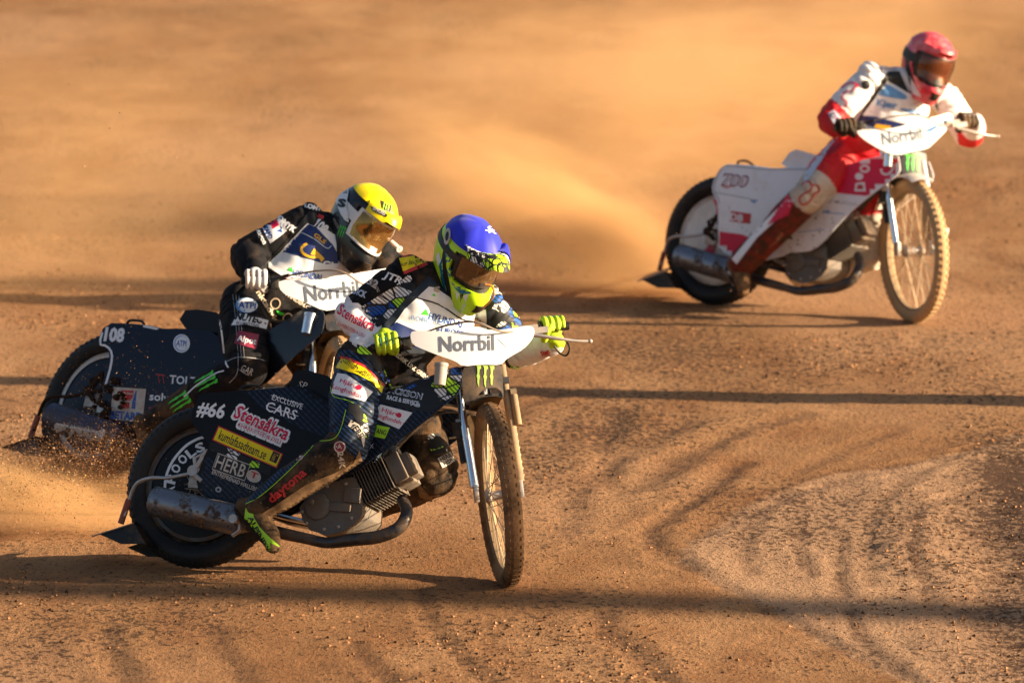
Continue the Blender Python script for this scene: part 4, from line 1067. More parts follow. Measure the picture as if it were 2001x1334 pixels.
text(pl, 'grey', 'Norrbil', (912, 671), 106, 29, -2, bold=.022)
patch(pl, 'pale', [(974, 664), (985, 668), (996, 660), (1005, 660), (990, 679), (983, 672)], 'plate_emblem', .002)
patch(pl, 'pale', [(972, 662), (992, 663), (1004, 659), (984, 672)], 'plate_emblem', .0024)
claws(lp, 'pgreen', 947, 735, 38, 46, 2)
text(eng_ := [c for c in m1.children if c.name.startswith('engine')][0].children[-1], 'silver', 'JAWA', (772, 925), 24, 8, 68) if False else None

spatter(rf, 'dust', 430, 950, 40, 30, 90, .4, 1.5); spatter(ff, 'dust', 770, 870, 40, 22, 80, .4, 1.6, -35); spatter(lp, 'mud', 945, 750, 20, 15, 60, .5, 1.6)
spatter(cov, 'dust', 345, 935, 25, 45, 70, .4, 1.6); spatter(pl, 'grey', 850, 672, 25, 10, 14, .4, 1)
# ------------------------------------------------------------------ rider 1
F = F1
J1 = dict(shR=Wp(797, 534, 27.84), shL=Wp(952, 590, 27.98), neck=Wp(880, 545, 27.86), elR=Wp(688, 616, 27.84), elL=Wp(1010, 685, 28.06),
          hipR=F.LW(708, 705, -.07), hipL=F.LW(775, 705, .12), knR=F.LW(683, 868, -.235), knL=F.LW(848, 922, .17), anR=F.LW(508, 990, -.24), anL=F.LW(690, 990, .30))
g0, g1 = B1['ends'][-1]; gL0, gL1 = B1['ends'][1]
J1['wrR'] = Wp(727, 655, g0.y + .05); J1['wrL'] = Wp(1088, 672, gL0.y + .10)
blen(1, J1); print('rider grips', [[round(c) for c in proj(p)] for e in B1['ends'].values() for p in e])
P1 = thing('person', Matrix.Translation((J1['hipR'].x, J1['hipR'].y, 0)), 'rider with blue helmet cover and lime helmet leaning over the front bike', 'person', 'racing riders')
def z1(nm, t, p):
    if nm == 'faR': return 1
    if nm == 'uaR': return 1 if t > .86 else 0
    if nm == 'faL': return 1
    if nm == 'uaL': return 2
    if nm == 'thR': return 3
    if nm == 'thL': return 4
    if nm[:2] == 'sn': return 4
    return 0
body1 = rider_body(P1, J1, (.071, .07, .036, .108, .08, .06), [black_cloth, white_cloth, ik['shard'], carbon_cloth, dusty_cloth], z1, seed=1)
glove(P1, g0, g1, J1['wrR'], glove_lime, glove_teal, 'R'); glove(P1, gL0, gL1, J1['wrL'], glove_lime, glove_teal, 'L')
b1 = boot(P1, J1['knR'], J1['anR'], F.LW(533, 1066, -.27), dusty_cloth, r=(.07, .06)); boot(P1, J1['knL'], J1['anL'], F.LW(720, 1040, .33), mud)
H1 = helmet(P1, Wp(916, 497, 27.82), (.48, -.74, -.52), (.30, -.34, .90), dict(shell=lime, frame=blk, lens=amber_lens, strap=blk, strap_v=(.40, .46), op=.675, peak=shards('peak_shards', 22, [(0, (.75, .75, .7)), (.35, (.52, .85, .01)), (.75, (.02, .02, .02)), (.88, (.75, .75, .7))]),
            peak_len=.12, peak_drop=.4, cover=blue_cover, cover_v=.33, cover_peak=True, tab=None))

bo = body1
patch(bo, 'shard', [(705, 600), (745, 575), (770, 560), (800, 535), (812, 560), (800, 600), (770, 620), (738, 640), (722, 625)], 'shard_print', .002)
patch(bo, 'white', [(655, 610), (668, 590), (700, 592), (716, 606), (730, 622), (742, 640), (738, 672), (715, 668), (680, 655), (658, 640)], 'white_sleeve_print', .0015)
patch(bo, 'redbr', [(778, 500), (828, 491), (836, 518), (790, 536)], off=.003); patch(bo, 'yellow', [(780, 505), (827, 497), (833, 512), (788, 530)], off=.004)
text(bo, 'black', 'kumlafasadteam', (806, 512), 44, 9, -12, off=.005)
text(bo, 'white', 'JTR', (768, 545), 36, 18, 22, .2, bold=.03, off=.004); text(bo, 'dwhite', 'B2', (728, 552), 22, 15, 30, bold=.03, off=.004); text(bo, 'dwhite', 'FOR RACING', (735, 560), 22, 7, 62, off=.004); text(bo, 'pale', 'DICK', (703, 572), 26, 12, 20, bold=.04, off=.004)
text(bo, 'red', 'Stensåkra', (697, 622), 78, 20, 27, bend=-3, off=.004, bold=.015); text(bo, 'red', 'CHARKUTERI & DELI', (687, 644), 58, 7, 27, off=.004)
# bib
patch(bo, 'slate', [(745, 640), (800, 575), (838, 540), (860, 560), (900, 590), (960, 610), (958, 665), (900, 690), (800, 690)], 'bib_edge', .004)
patch(bo, 'white', [(770, 634), (790, 605), (838, 560), (850, 562), (895, 592), (950, 605), (952, 650), (880, 655), (820, 650)], 'bib_print', .006)
patch(bo, 'navy', [(762, 640), (775, 630), (830, 652), (880, 662), (880, 690), (770, 672)], 'bib_print', .007)
line(bo, 'black', [(815, 582), (855, 594), (900, 622), (925, 628)], 3, 'bib_line', .008)
patch(bo, 'green', [(823, 614), (832, 603), (838, 616)], 'bib_mark', .008); text(bo, 'blue', 'HYUNDAI', (870, 625), 66, 13, 15, off=.008, bold=.02)
text(bo, 'lblue', 'ROBOTICS', (838, 626), 70, 9, 10, off=.008); text(bo, 'blue', 'EUROPE', (880, 647), 50, 10, 10, off=.008, bold=.02)
patch(bo, 'green', [(843, 577), (848, 573), (851, 579)], 'bib_mark', .008); text(bo, 'dwhite', '6', (853, 565), 10, 10, 20, off=.009, bold=.05)
# left arm, below the plate
text(bo, 'redbr', 'Sten', (1065, 688), 16, 9, -20, off=.004, bold=.04); text(bo, 'redbr', 'CHARK', (1066, 695), 20, 5, -20, off=.004)
# thigh
patch(bo, 'yellow', [(668, 698), (680, 700), (712, 716), (750, 752), (745, 768), (728, 748), (700, 732), (657, 718)], off=.004)
patch(bo, 'redbr', [(666, 695), (680, 698), (712, 713), (752, 752), (750, 757), (712, 718), (680, 703), (664, 700)], off=.0045)
text(bo, 'black', 'kumlafasadteam.se', (708, 724), 88, 14, 32, bend=-3, off=.005)
patch(bo, 'white', [(660, 729), (676, 731), (728, 766), (712, 784), (648, 768), (652, 748)], off=.004)
text(bo, 'red', 'Hjärt', (680, 750), 32, 11, 22, off=.005, bold=.01); patch(bo, 'red', ell(701, 757, 6, 5), off=.005); text(bo, 'red', 'Lungfonden', (678, 765), 58, 12, 20, off=.005, bold=.01)
patch(bo, 'shard', [(698, 672), (712, 678), (745, 710), (760, 740), (768, 762), (752, 750), (740, 728), (720, 705), (698, 690)], 'shard_print', .003)
patch(bo, 'shard', [(682, 785), (700, 790), (716, 815), (722, 845), (718, 862), (706, 838), (690, 812), (680, 805)], 'shard_print', .003)
patch(bo, 'dwhite', [(686, 820), (700, 828), (714, 850), (710, 875), (704, 850), (680, 832)], off=.0035); text(bo, 'black', 'HERB', (697, 840), 36, 12, 55, off=.0045, bold=.03)
patch(bo, 'dwhite', ell(664, 873, 11.5, 11.5), off=.004); patch(bo, 'maroon', ell(664, 873, 9, 9), off=.0045); patch(bo, 'dwhite', [(664, 866), (669, 877), (664, 874), (659, 877)], off=.005)
text(bo, 'dwhite', '24K', (667, 898), 32, 11, 82, bold=.03, off=.004)
# shin
patch(bo, 'carbonc', [(476, 984), (500, 960), (560, 905), (602, 868), (616, 862), (606, 878), (560, 922), (500, 975)], 'carbon_print', .003)
line(bo, 'limeg', [(476, 986), (510, 968), (560, 924), (604, 880), (617, 862)], 1.3)
line(bo, 'limeg', [(617, 862), (650, 858), (665, 840), (676, 800)], 1.3); line(bo, 'limeg', [(646, 740), (650, 772), (680, 782), (704, 795)], 1.3)
text(bo, 'dwhite', 'FREDRIK LINDGREN', (800, 712), 84, 8, 38, off=.004, bold=.03)
patch(bo, 'dwhite', ell(583, 890, 11, 10), off=.004); patch(bo, 'maroon', ell(583, 890, 8, 7.5), off=.0045)
text(bo, 'redbr', 'daytona', (562, 950), 88, 22, -40, off=.004, bold=.03)
text(bo, 'dwhite', 'ALTA', (548, 908), 50, 6, -40, off=.004, bold=.04)
patch(bo, 'dust', [(500, 1010), (540, 985), (600, 945), (650, 925), (690, 905), (702, 880), (708, 900), (690, 925), (640, 950), (590, 978), (545, 1012), (530, 1022)], 'dirt_patch', .0035)
patch(bo, 'dust', [(800, 900), (820, 970), (850, 985), (885, 962), (890, 940), (870, 965), (840, 968), (815, 940)], 'dirt_patch', .003)
# left knee
patch(bo, 'shard', [(836, 850), (856, 845), (872, 870), (874, 882), (850, 888), (836, 872)], 'shard_print', .003)
patch(bo, 'dwhite', quad(872, 898, 28, 21, -28), off=.004); text(bo, 'black', 'HERB', (870, 893), 22, 8, -28, off=.005, bold=.03); text(bo, 'black', 'HSB', (875, 902), 18, 7, -28, off=.005, bold=.03)
# boot
patch(b1, 'limeg', [(480, 992), (494, 994), (496, 1010), (508, 1030), (530, 1052), (546, 1066), (545, 1084), (525, 1078), (500, 1060), (488, 1040), (477, 1015)], 'lime_print', .002)
text(b1, 'black', 'ALPINE', (503, 1036), 60, 9, 62, off=.003, bold=.03)
patch(b1, 'dust', [(528, 1060), (546, 1068), (546, 1086), (530, 1082)], 'dirt_patch', .004)
# helmet prints
h = H1['h']
patch(h, teal, [(858, 520), (868, 490), (875, 470), (884, 500), (886, 540), (900, 556), (920, 558), (918, 566), (900, 566), (884, 556), (874, 530), (870, 560), (882, 600), (868, 575)], 'teal_stripe', .001)
patch(h, 'black', [(864, 500), (868, 480), (872, 520), (880, 560), (884, 592), (876, 580), (866, 540)], 'black_stripe', .0014)
patch(h, 'dwhite', ell(876, 463, 6, 16, 16, 8), 'goggle_clip', .014); patch(h, 'black', ell(876, 463, 3, 9, 12, 8), 'goggle_clip', .016)
for p_ in ([(902, 572), (908, 568), (902, 586)], [(899, 575), (902, 575), (900, 592)], [(860, 540), (864, 545), (866, 560)]): patch(h, 'black', p_, 'vent_print', .0014)
for p_ in ([(905, 578), (916, 574), (910, 590)], [(890, 568), (898, 574), (893, 586)], [(852, 500), (858, 492), (862, 510), (856, 520)]): patch(h, 'white', p_, 'shell_print', .002)
patch(h, 'teal_', [(886, 560), (900, 566), (925, 566), (945, 558), (942, 565), (924, 574), (900, 574)], 'teal_stripe', .002)
text(h, 'pale', 'FXR', (905, 600), 20, 6, -60, off=.0015)
if H1['peak']: text(H1['peak'], 'black', 'MSR', (938, 498), 40, 13, 28, .3, off=.002, bold=.05)
text(H1['cover'], 'white', '9', (959, 449), 14, 13, 15, off=.003, bold=.02); line(H1['cover'], 'white', [(948, 450), (960, 452), (969, 457)], 1.6)
# amber hose loop at the chin
MB().tube([Wp(948, 556, 27.5), Wp(962, 560, 27.5), Wp(965, 576, 27.5), Wp(956, 590, 27.55), Wp(945, 600, 27.6)], .0045, n=8).build('drink_hose', M('orange_hose', (.7, .25, .06), .4), P1, WM[P1.name].inverted())
MB().tube([Wp(1107, 666, gL0.y + .02), Wp(1113, 680, gL0.y + .0), Wp(1107, 694, gL0.y + .02), Wp(1094, 690, gL0.y + .05), Wp(1083, 676, gL0.y + .05)], .004, n=8).build('wrist_lanyard', blk, P1, WM[P1.name].inverted())

# ================================================================== BIKE 2 (left, dark navy)
B2 = bike(2, 'dark navy bike with number 108 and white edging on its tail', dict(
    id=2, band=M('band_white', (.7, .68, .64), .5, dirt=.4), rim_r=M('white_rim', (.6, .6, .6), .5, dirt=.3), rim_f=rim_dk, tyre_r=rubber, tyre_f=rubber_sand, spoke=spoke_m, cover=navy_pan, frame=steel_dk,
    rear_mat=navy_pan, front_mat=M('gloss_black_panel', (.008, .008, .01), .25, coat=.5), top_mat=navy_pan, defl=mudbits, pivot=mudbits, flap=mudbits,
    rear=[(204, 630), (252, 631), (285, 635), (318, 642), (351, 640), (430, 648), (452, 720), (440, 760), (370, 800), (320, 850), (250, 850), (207, 838), (203, 800), (203, 756), (206, 744), (215, 712), (217, 690), (208, 678), (190, 674)],
    rear_top=[(204, 630), (252, 631), (285, 635), (318, 642), (351, 640), (430, 648)],
    front=[(480, 700), (520, 655), (560, 628), (590, 604), (612, 597), (632, 608), (636, 626), (635, 648), (628, 660), (575, 705), (505, 762), (450, 765)],
    front_top=[(520, 650), (560, 626), (590, 604), (612, 597)],
    seat=[(359, 628), (370, 611), (440, 622), (445, 660), (400, 655)], lift=[(248, 632), (255, 626), (275, 627), (282, 634)],
    bar=(1.16, .94), pof=.1, fork=(chrome, chrome), plate_mat=plate_speck, silencer=M('blue_silencer', (.06, .07, .12), .35, .6, dirt=.6, dscale=14, dcol=(.1, .06, .03)),
    plate=[(547, 545), (599, 548), (636, 545), (651, 539), (685, 536), (728, 528), (765, 522), (785, 526), (782, 556), (750, 580), (715, 598), (685, 603), (656, 604), (634, 608), (599, 591), (560, 576), (547, 562)],
    lplate=[(633, 604), (715, 596), (712, 650), (640, 656)], lplate_mat=plate_navy, can=(603, 632), can_mat=chrome, cable=0))
rf, ff, pl, cov = B2['rear'], B2['front'], B2['plate'], B2['cover']
rim(rf, 'white', B2['rear_poly'], 4.2, lambda x, y: (y < 700 and x < 355) or (x < 225 and y < 757), .6)
rim(ff, 'white', B2['front_poly'], 4, lambda x, y: x > 500 and y > 635 and x - y > -260, .6)
text(rf, 'white', '108', (224, 654), 36, 25, 4, .1, bold=.05)
patch(rf, 'white', ell(355, 671, 16.5, 18), off=.002); patch(rf, 'lblue', ell(355, 671, 14, 15.5), off=.0024); patch(rf, 'white', ell(356, 671, 13, 14), off=.0028); text(rf, 'blue', 'ATPI', (355, 671), 19, 11, 6, off=.0034, bold=.02)
text(rf, 'redbr', 'TT', (315, 740), 18, 17, 8, -.3, bold=.0); text(rf, 'white', 'TOLT', (358, 743), 52, 16, 5, bold=.02)
patch(rf, 'dwhite', [(222, 756), (286, 760), (279, 825), (215, 818)], 'sticker_board', .004)
for p_ in ([(238, 762), (262, 763), (262, 768), (238, 767)], [(240, 770), (262, 771), (256, 783), (236, 781)], [(236, 785), (254, 786), (253, 798), (235, 797)]): patch(rf, 'redbr', p_, 'sticker_mark', .005)
patch(rf, 'blue', [(266, 763), (268, 763), (265, 799), (257, 798), (259, 785)], 'sticker_mark', .005); text(rf, 'blue', 'BETARD', (247, 812), 62, 14, 4, off=.006, bold=.05)
text(rf, 'white', 'solvo', (318, 776), 50, 15, 5, bold=.02)
patch(rf, 'maroon', [(291, 794), (313, 796), (310, 812), (289, 810)], off=.002)
patch(B2['sil'], 'white', [(110, 826), (240, 852), (236, 856), (108, 830)], 'sticker_line', .001)
text(B2['sil'], 'dwhite', 'PLOMYK', (165, 853), 122, 22, 12, .1, bold=.07); text(B2['sil'], 'dwhite', 'TANKARNIA', (160, 836), 60, 7, 12)
text(pl, 'grey', 'Norrbil', (648, 569), 106, 30, -7, bold=.022)
spatter(rf, 'mud', 260, 790, 40, 35, 160, .6, 3); spatter(rf, 'orange', 280, 760, 60, 50, 60, .4, 1.3); spatter(cov, 'mud', 170, 800, 35, 40, 120, .5, 2.5); spatter(B2['sil'], 'mud', 170, 855, 40, 12, 120, .6, 3.5, 12, off=.004)
F = FR[2]; g0, g1 = B2['ends'][-1]; gL0, gL1 = B2['ends'][1]
J2 = dict(shR=Wp(600, 432, 29.92), shL=Wp(738, 500, 30.05), neck=Wp(680, 455, 29.93), elR=Wp(482, 500, 29.84), elL=Wp(798, 560, 30.1),
          hipR=F.LW(478, 600, -.07), hipL=F.LW(545, 605, .12), knR=F.LW(484, 722, -.25), knL=F.LW(640, 745, .2), anR=F.LW(298, 830, -.25), anL=F.LW(560, 800, .3))
J2['wrR'] = Wp(502, 542, g0.y + .05); J2['wrL'] = Wp(808, 565, gL0.y + .12)
blen(2, J2); print('rider grips', [[round(c) for c in proj(p)] for e in B2['ends'].values() for p in e])
P2 = thing('person', Matrix.Translation((J2['hipR'].x, J2['hipR'].y, 0)), 'rider with yellow helmet and black race suit on the dark navy bike', 'person', 'racing riders')
def z2(nm, t, p): return 1 if nm in ('snL', 'thL') or (nm == 'snR' and t > .5) else 0
body2 = rider_body(P2, J2, (.074, .074, .042, .113, .08, .06), [black_cloth, dusty_cloth], z2, seed=2)
glove(P2, g0, g1, J2['wrR'], glove_white, glove_blk, 'R'); glove(P2, gL0, gL1, J2['wrL'], glove_white, glove_blk, 'L')
b2 = boot(P2, J2['knR'], J2['anR'], F.LW(285, 880, -.26), mud, low=.5); boot(P2, J2['knL'], J2['anL'], F.LW(600, 850, .33), mud)
H2 = helmet(P2, Wp(712, 428, 29.92), (.44, -.78, -.40), (.62, -.12, .80), dict(shell=shell_blk, frame=shell_wht, lens=gold_lens, strap=shell_wht, peak=yellow, peak_len=.07, peak_drop=.75, cover=yellow, cover_v=.31, tab=52, sc=1.02))
bo = body2
line(bo, 'white', [(424, 604), (432, 640), (437, 680), (440, 705), (446, 718)], 3.2); line(bo, 'white', [(438, 724), (420, 730), (385, 752), (360, 775)], 2.5)
patch(bo, 'lblue', ell(482, 597, 21.5, 15), off=.004); patch(bo, 'white', ell(484, 597, 19, 14), off=.0045); text(bo, 'blue', 'ATPI', (483, 597), 32, 12, 5, off=.0055, bold=.03)
patch(bo, 'white', [(464, 614), (478, 613), (524, 626), (520, 643), (480, 634), (452, 636)], off=.004); text(bo, 'black', 'NUTEC', (487, 622), 50, 13, 10, .2, off=.005, bold=.06); text(bo, 'black', 'SHOPFITTING', (484, 634), 44, 6, 8, off=.005, bold=.02)
patch(bo, 'maroon', [(466, 646), (506, 654), (500, 682), (458, 671)], off=.004); text(bo, 'white', 'Alpot', (482, 666), 36, 15, 12, off=.005, bold=.02)
text(bo, 'dwhite', 'GAR', (483, 723), 24, 13, 25, off=.004); line(bo, 'silver', [(468, 722), (476, 728), (486, 733)], 1.2)
line(bo, 'silver', [(440, 708), (464, 698), (500, 700), (520, 705)], 1); line(bo, 'silver', [(466, 698), (463, 730), (448, 748)], 1)
for k in range(3): line(bo, 'silver', [(455 + 6 * k, 575), (460 + 5 * k, 620), (466 + 6 * k, 700)], .8, 'stitching')
text(bo, 'gold' if False else 'cream', 'nktadvice', (526, 603), 80, 11, 58, off=.004, bold=.03)
for x_, y_ in ((538, 593), (562, 622)): line(bo, 'cream', ell(x_, y_, 9, 10, 16, 20) + [ell(x_, y_, 9, 10, 16, 20)[0]], 2.6, 'ring_print', .004)
patch(bo, 'green', [(540, 606), (556, 612), (550, 616), (542, 612)], 'leaf_print', .004)
text(bo, 'dwhite', 'FFINDEN.CO', (585, 590), 60, 7, 32, off=.004, bold=.03)
# sleeve prints
patch(bo, 'white', [(506, 432), (545, 421), (561, 451), (528, 476)], off=.003)
patch(bo, 'red', [(527, 433), (541, 430), (546, 440), (533, 448)], off=.004); patch(bo, 'blue', [(540, 452), (552, 446), (546, 438), (552, 455)], off=.004); text(bo, 'blue', 'BETARD', (521, 450), 36, 9, 62, off=.004, bold=.05)
text(bo, 'white', 'PLOMYK', (555, 433), 54, 11, 42, bend=-3, off=.004, bold=.06); text(bo, 'white', 'pentagon', (506, 456), 46, 10, 64, off=.004, bold=.03); text(bo, 'white', 'PLOMYK', (613, 405), 46, 8, 14, bend=-2, off=.004, bold=.06)
# bib
patch(bo, 'black', [(507, 525), (560, 470), (604, 412), (618, 418), (650, 450), (720, 500), (735, 525), (700, 560), (640, 560)], 'bib_edge', .004)
patch(bo, 'white', [(520, 520), (600, 436), (640, 450), (730, 508), (722, 545), (640, 560), (560, 545)], 'bib_print', .006)
patch(bo, 'navy', [(552, 492), (602, 437), (615, 442), (650, 478), (662, 500), (660, 514), (635, 516), (600, 505)], 'bib_print', .0075)
line(bo, 'pale', [(588, 454), (612, 466), (638, 485), (648, 480)], 1.5, 'bib_line', .009)
text(bo, 'white', '108', (628, 443), 24, 16, 42, off=.009, bold=.05); patch(bo, 'redbr', quad(626, 424, 13, 7, 25), off=.009)
text(bo, 'gold', 'GLS', (625, 466), 26, 8, 38, off=.009, bold=.03)
line(bo, 'gold', [(600, 476), (590, 484), (592, 494), (606, 502), (622, 502)], 5, 'emblem_arc', .009); patch(bo, 'gold', [(613, 485), (634, 505), (628, 513), (620, 500), (606, 497)], 'emblem_arrow', .009)
text(bo, 'white', 'GLS', (648, 518), 34, 12, 10, off=.009, bold=.04)
patch(bo, 'green', [(562, 528), (570, 521), (572, 532)], 'bib_mark', .009); text(bo, 'blue', 'HYUNDAI', (600, 537), 56, 12, 10, off=.009, bold=.02); text(bo, 'red', 'ROBOTICS', (580, 545), 50, 5, 8, off=.009)
# boot claw marks
claws(b2, 'green', 402, 745, 26, 46, 62); claws(b2, 'green', 350, 785, 26, 46, 58)
claws(bo, 'green', 402, 745, 26, 46, 62, .006); claws(bo, 'green', 350, 785, 26, 46, 58, .006)
spatter(b1, 'mud', 515, 1045, 16, 25, 60, .6, 3); spatter(body1, 'mud', 600, 940, 50, 14, 120, .6, 3, -35); spatter(H2['lens'], 'mud', 740, 455, 16, 9, 40, .4, 1.5); spatter(H1['lens'], 'mud', 945, 535, 14, 9, 25, .4, 1.2)
h = H2['h']
patch(h, 'white', [(683, 358), (664, 385), (660, 400), (668, 420), (682, 440), (686, 436), (678, 405), (682, 378)], 'white_print', .012)
text(h, 'black', 'S', (670, 398), 12, 14, 10, off=.014, bold=.06); claws(h, 'green', 667, 453, 14, 24, 22, .002); text(h, 'dwhite', 'MONSTER', (657, 437), 22, 5, 62, off=.002)
if H2['peak']: patch(H2['peak'], 'black', [(723, 402), (758, 420), (754, 425), (728, 412)], 'peak_badge', .002); text(H2['peak'], 'silver', 'SHOEI', (741, 412), 26, 7, 26, off=.004, bold=.04)
for t_ in (H2['cover'], H2['peak']):
    patch(t_, 'black', [(743, 391), (765, 400), (763, 418), (745, 408)], 'claw_badge', .003); claws(t_, 'limeg', 754, 404, 14, 15, 15, .0045)

# ================================================================== BIKE 3 (far right, white and red)
spokes3 = M('sunny_spoke', (.55, .42, .28), .5, .2)
B3 = bike(3, 'white and red bike at the far right with sandy front tyre and black lower plate', dict(
    id=3, band=alu, rim_r=rim_dk, rim_f=rim_dust, tyre_r=rubber, tyre_f=rubber_sand, spoke=spokes3, cover=M('white_disc', (.75, .74, .7), .4, dirt=.3), frame=steel_dk,
    rear_mat=white_pan, front_mat=white_pan, top_mat=white_pan, tank_top=red_pan, defl=alu, pivot=mudbits,
    rear=[(1411, 323), (1430, 322), (1500, 330), (1533, 329), (1620, 330), (1660, 400), (1600, 470), (1500, 512), (1440, 505), (1405, 490), (1405, 450), (1406, 419), (1404, 392), (1392, 372), (1398, 345)],
    rear_top=[(1411, 323), (1452, 325), (1500, 331), (1533, 329), (1620, 330)],
    front=[(1600, 345), (1650, 325), (1700, 308), (1752, 300), (1758, 318), (1761, 338), (1740, 357), (1699, 388), (1650, 430), (1605, 480), (1571, 494), (1508, 491), (1540, 420)],
    front_top=[(1600, 345), (1650, 325), (1700, 308), (1752, 300)],
    seat=[(1533, 325), (1552, 298), (1575, 304), (1620, 318), (1620, 335)], seat_mat=white_pan, lift=[(1442, 326), (1443, 316), (1460, 315), (1475, 326)],
    bar=(1.19, .985), pof=.2, fork=(chrome, rim_dust), engine=engine_m, rocker=M('dark_rocker', (.04, .04, .04), .4, .4, dirt=.3), truss=True, guard_mat=M('white_red_guard', (.75, .7, .66), .4, dirt=.3), guard=(70, 150),
    plate=[(1680, 254), (1723, 254), (1758, 249), (1794, 236), (1835, 227), (1865, 219), (1867, 240), (1848, 259), (1820, 285), (1812, 291), (1784, 296), (1753, 305), (1723, 293), (1695, 275), (1683, 263)], plate_mat=plate_white,
    lplate=[(1756, 303), (1784, 295), (1815, 290), (1816, 346), (1794, 341), (1769, 340), (1757, 336)], lplate_mat=M('black_lower_plate', (.012, .014, .018), .4), can=(1736, 308), can_mat=chrome))
rf, ff, pl, lp, cov = B3['rear'], B3['front'], B3['plate'], B3['lplate'], B3['cover']
text(rf, 'maroon', '700', (1437, 353), 48, 22, 5, .25, bold=.05); text(rf, 'white', '700', (1437, 353), 46, 19, 5, .25, off=.0032, bold=.0)
line(rf, 'redbr', [(1410, 362), (1420, 366), (1432, 362)], 3); line(rf, 'silver', [(1396, 376), (1430, 382), (1462, 388), (1476, 392)], 2); patch(rf, 'lblue', [(1465, 392), (1482, 390), (1474, 398)], off=.002)
patch(rf, 'redbr', quad(1447, 425, 40, 20, 8), off=.002); text(rf, 'white', 'DB', (1440, 425), 24, 13, 8, off=.003, bold=.03)
patch(rf, 'red', [(1406, 452), (1450, 458), (1480, 470), (1460, 505), (1430, 502), (1406, 488)], 'red_print', .0015)
patch(cov, 'red', [(1390, 382), (1402, 392), (1406, 425), (1398, 432), (1400, 405)], 'red_print', .002); patch(cov, 'red', [(1388, 470), (1400, 480), (1396, 500), (1366, 494), (1380, 486)], 'red_print', .002)
patch(ff, 'red', [(1600, 345), (1650, 325), (1700, 308), (1752, 300), (1758, 318), (1761, 338), (1740, 357), (1705, 384), (1660, 380), (1610, 374)], 'red_print', .0015)
patch(ff, 'white', ell(1690, 330, 10, 8), 'flower_print', .003); patch(ff, 'white', ell(1679, 345, 8, 7), 'flower_print', .003); patch(ff, 'white', [(1672, 358), (1690, 356), (1692, 374), (1670, 374)], 'flower_print', .003)
patch(ff, 'red', ell(1690, 330, 6, 4), 'flower_print', .004); patch(ff, 'redbr', [(1676, 361), (1686, 361), (1688, 370), (1674, 370)], 'flower_print', .004)
line(ff, 'white', [(1745, 320), (1744, 332), (1734, 341), (1724, 338), (1722, 330)], 4, 'white_ring')
rim(ff, 'pale', B3['front_poly'], 4, lambda x, y: x > 1600 and y > 330 and x + y * .9 > 2035, .6)
rim(rf, 'silver', B3['rear_poly'], 2.5, lambda x, y: x < 1600 and y < 400, .6)
text(ff, 'silver', 'nevolution', (1640, 394), 70, 8, 8); line(ff, 'lblue', [(1606, 415), (1650, 418)], 1.5); line(ff, 'lblue', [(1560, 454), (1610, 448)], 1.5); patch(ff, 'lblue', [(1606, 413), (1622, 410), (1620, 418)], off=.002)
patch(ff, 'redbr', [(1508, 470), (1530, 474), (1525, 490), (1506, 488)], off=.002)
text(pl, 'grey', 'Norrbil', (1762, 266), 78, 24, -9, bold=.022); patch(pl, 'lblue', [(1808, 256), (1834, 240), (1830, 250), (1818, 261)], 'plate_emblem', .002)
line(pl, 'grey', [(1790, 260), (1784, 270), (1780, 286)], 1.5, 'plate_scratch'); 
for x_, y_ in ((1752, 290), (1765, 284), (1772, 282)): patch(pl, 'grey', ell(x_, y_, 2, 2, 8), 'plate_speck', .002)
claws(lp, 'green', 1783, 319, 30, 36, 3)
spatter(rf, 'mud', 1440, 440, 30, 30, 60, .5, 2); spatter(ff, 'mud', 1590, 450, 45, 25, 90, .5, 2.5, -35); spatter(ff, 'dust', 1620, 430, 50, 25, 60, .5, 4, -35); spatter(B3['sil'], 'mud', 1370, 525, 35, 8, 90, .6, 4, 11, off=.004)
F = FR[3]; g0, g1 = B3['ends'][-1]; gL0, gL1 = B3['ends'][1]
J3 = dict(shR=Wp(1698, 152, 35.5), shL=Wp(1845, 190, 35.72), neck=Wp(1785, 155, 35.58), elR=Wp(1622, 234, 35.42), elL=Wp(1895, 262, 35.85),
          hipR=F.LW(1645, 310, -.08), hipL=F.LW(1695, 305, .12), knR=F.LW(1583, 378, -.26), knL=F.LW(1700, 490, .2), anR=F.LW(1452, 515, -.25), anL=F.LW(1570, 540, .22))
J3['wrR'] = Wp(1645, 258, g0.y + .08); J3['wrL'] = Wp(1905, 240, gL0.y + .08)
blen(3, J3); print('rider grips', [[round(c) for c in proj(p)] for e in B3['ends'].values() for p in e])
P3 = thing('person', Matrix.Translation((J3['hipR'].x, J3['hipR'].y, 0)), 'rider with red helmet and white and red suit at the far right', 'person', 'racing riders')
def z3(nm, t, p):
    if nm == 'faR': return 1
    if nm == 'uaR' and t > .74: return 1
    if nm == 'faL': return 1 if t < .5 else 0
    if nm == 'thR': return 1 if t < .68 else 2
    if nm == 'thL': return 1 if t < .6 else 2
    if nm == 'snR': return 2 if t < .12 else 3
    if nm == 'snL': return 2
    if nm == 'torso': return 1 if t < .32 else 0
    return 0
body3 = rider_body(P3, J3, (.073, .072, .042, .108, .08, .066), [white_cloth, red_cloth, M('knee_white', (.6, .55, .47), .7, dirt=.5, dscale=8), mud_red], z3, seed=3)
glove(P3, g0, g1, J3['wrR'], glove_blk, None, 'R'); glove(P3, gL0, gL1, J3['wrL'], glove_blk, glove_white, 'L')
boot(P3, J3['knR'], J3['anR'], F.LW(1452, 568, -.27), mud, low=.5, r=(.068, .056)); boot(P3, J3['knL'], J3['anL'], F.LW(1590, 566, .22), mud)
H3 = helmet(P3, Wp(1814, 120, 35.58), (.36, -.88, -.20), (.32, -.10, .94), dict(shell=red_shell, frame=blk, lens=orange_lens, strap=blk, peak=red_shell, peak_len=.05, peak_drop=.8, cover=red_shell, cover_v=.33, tab=None))
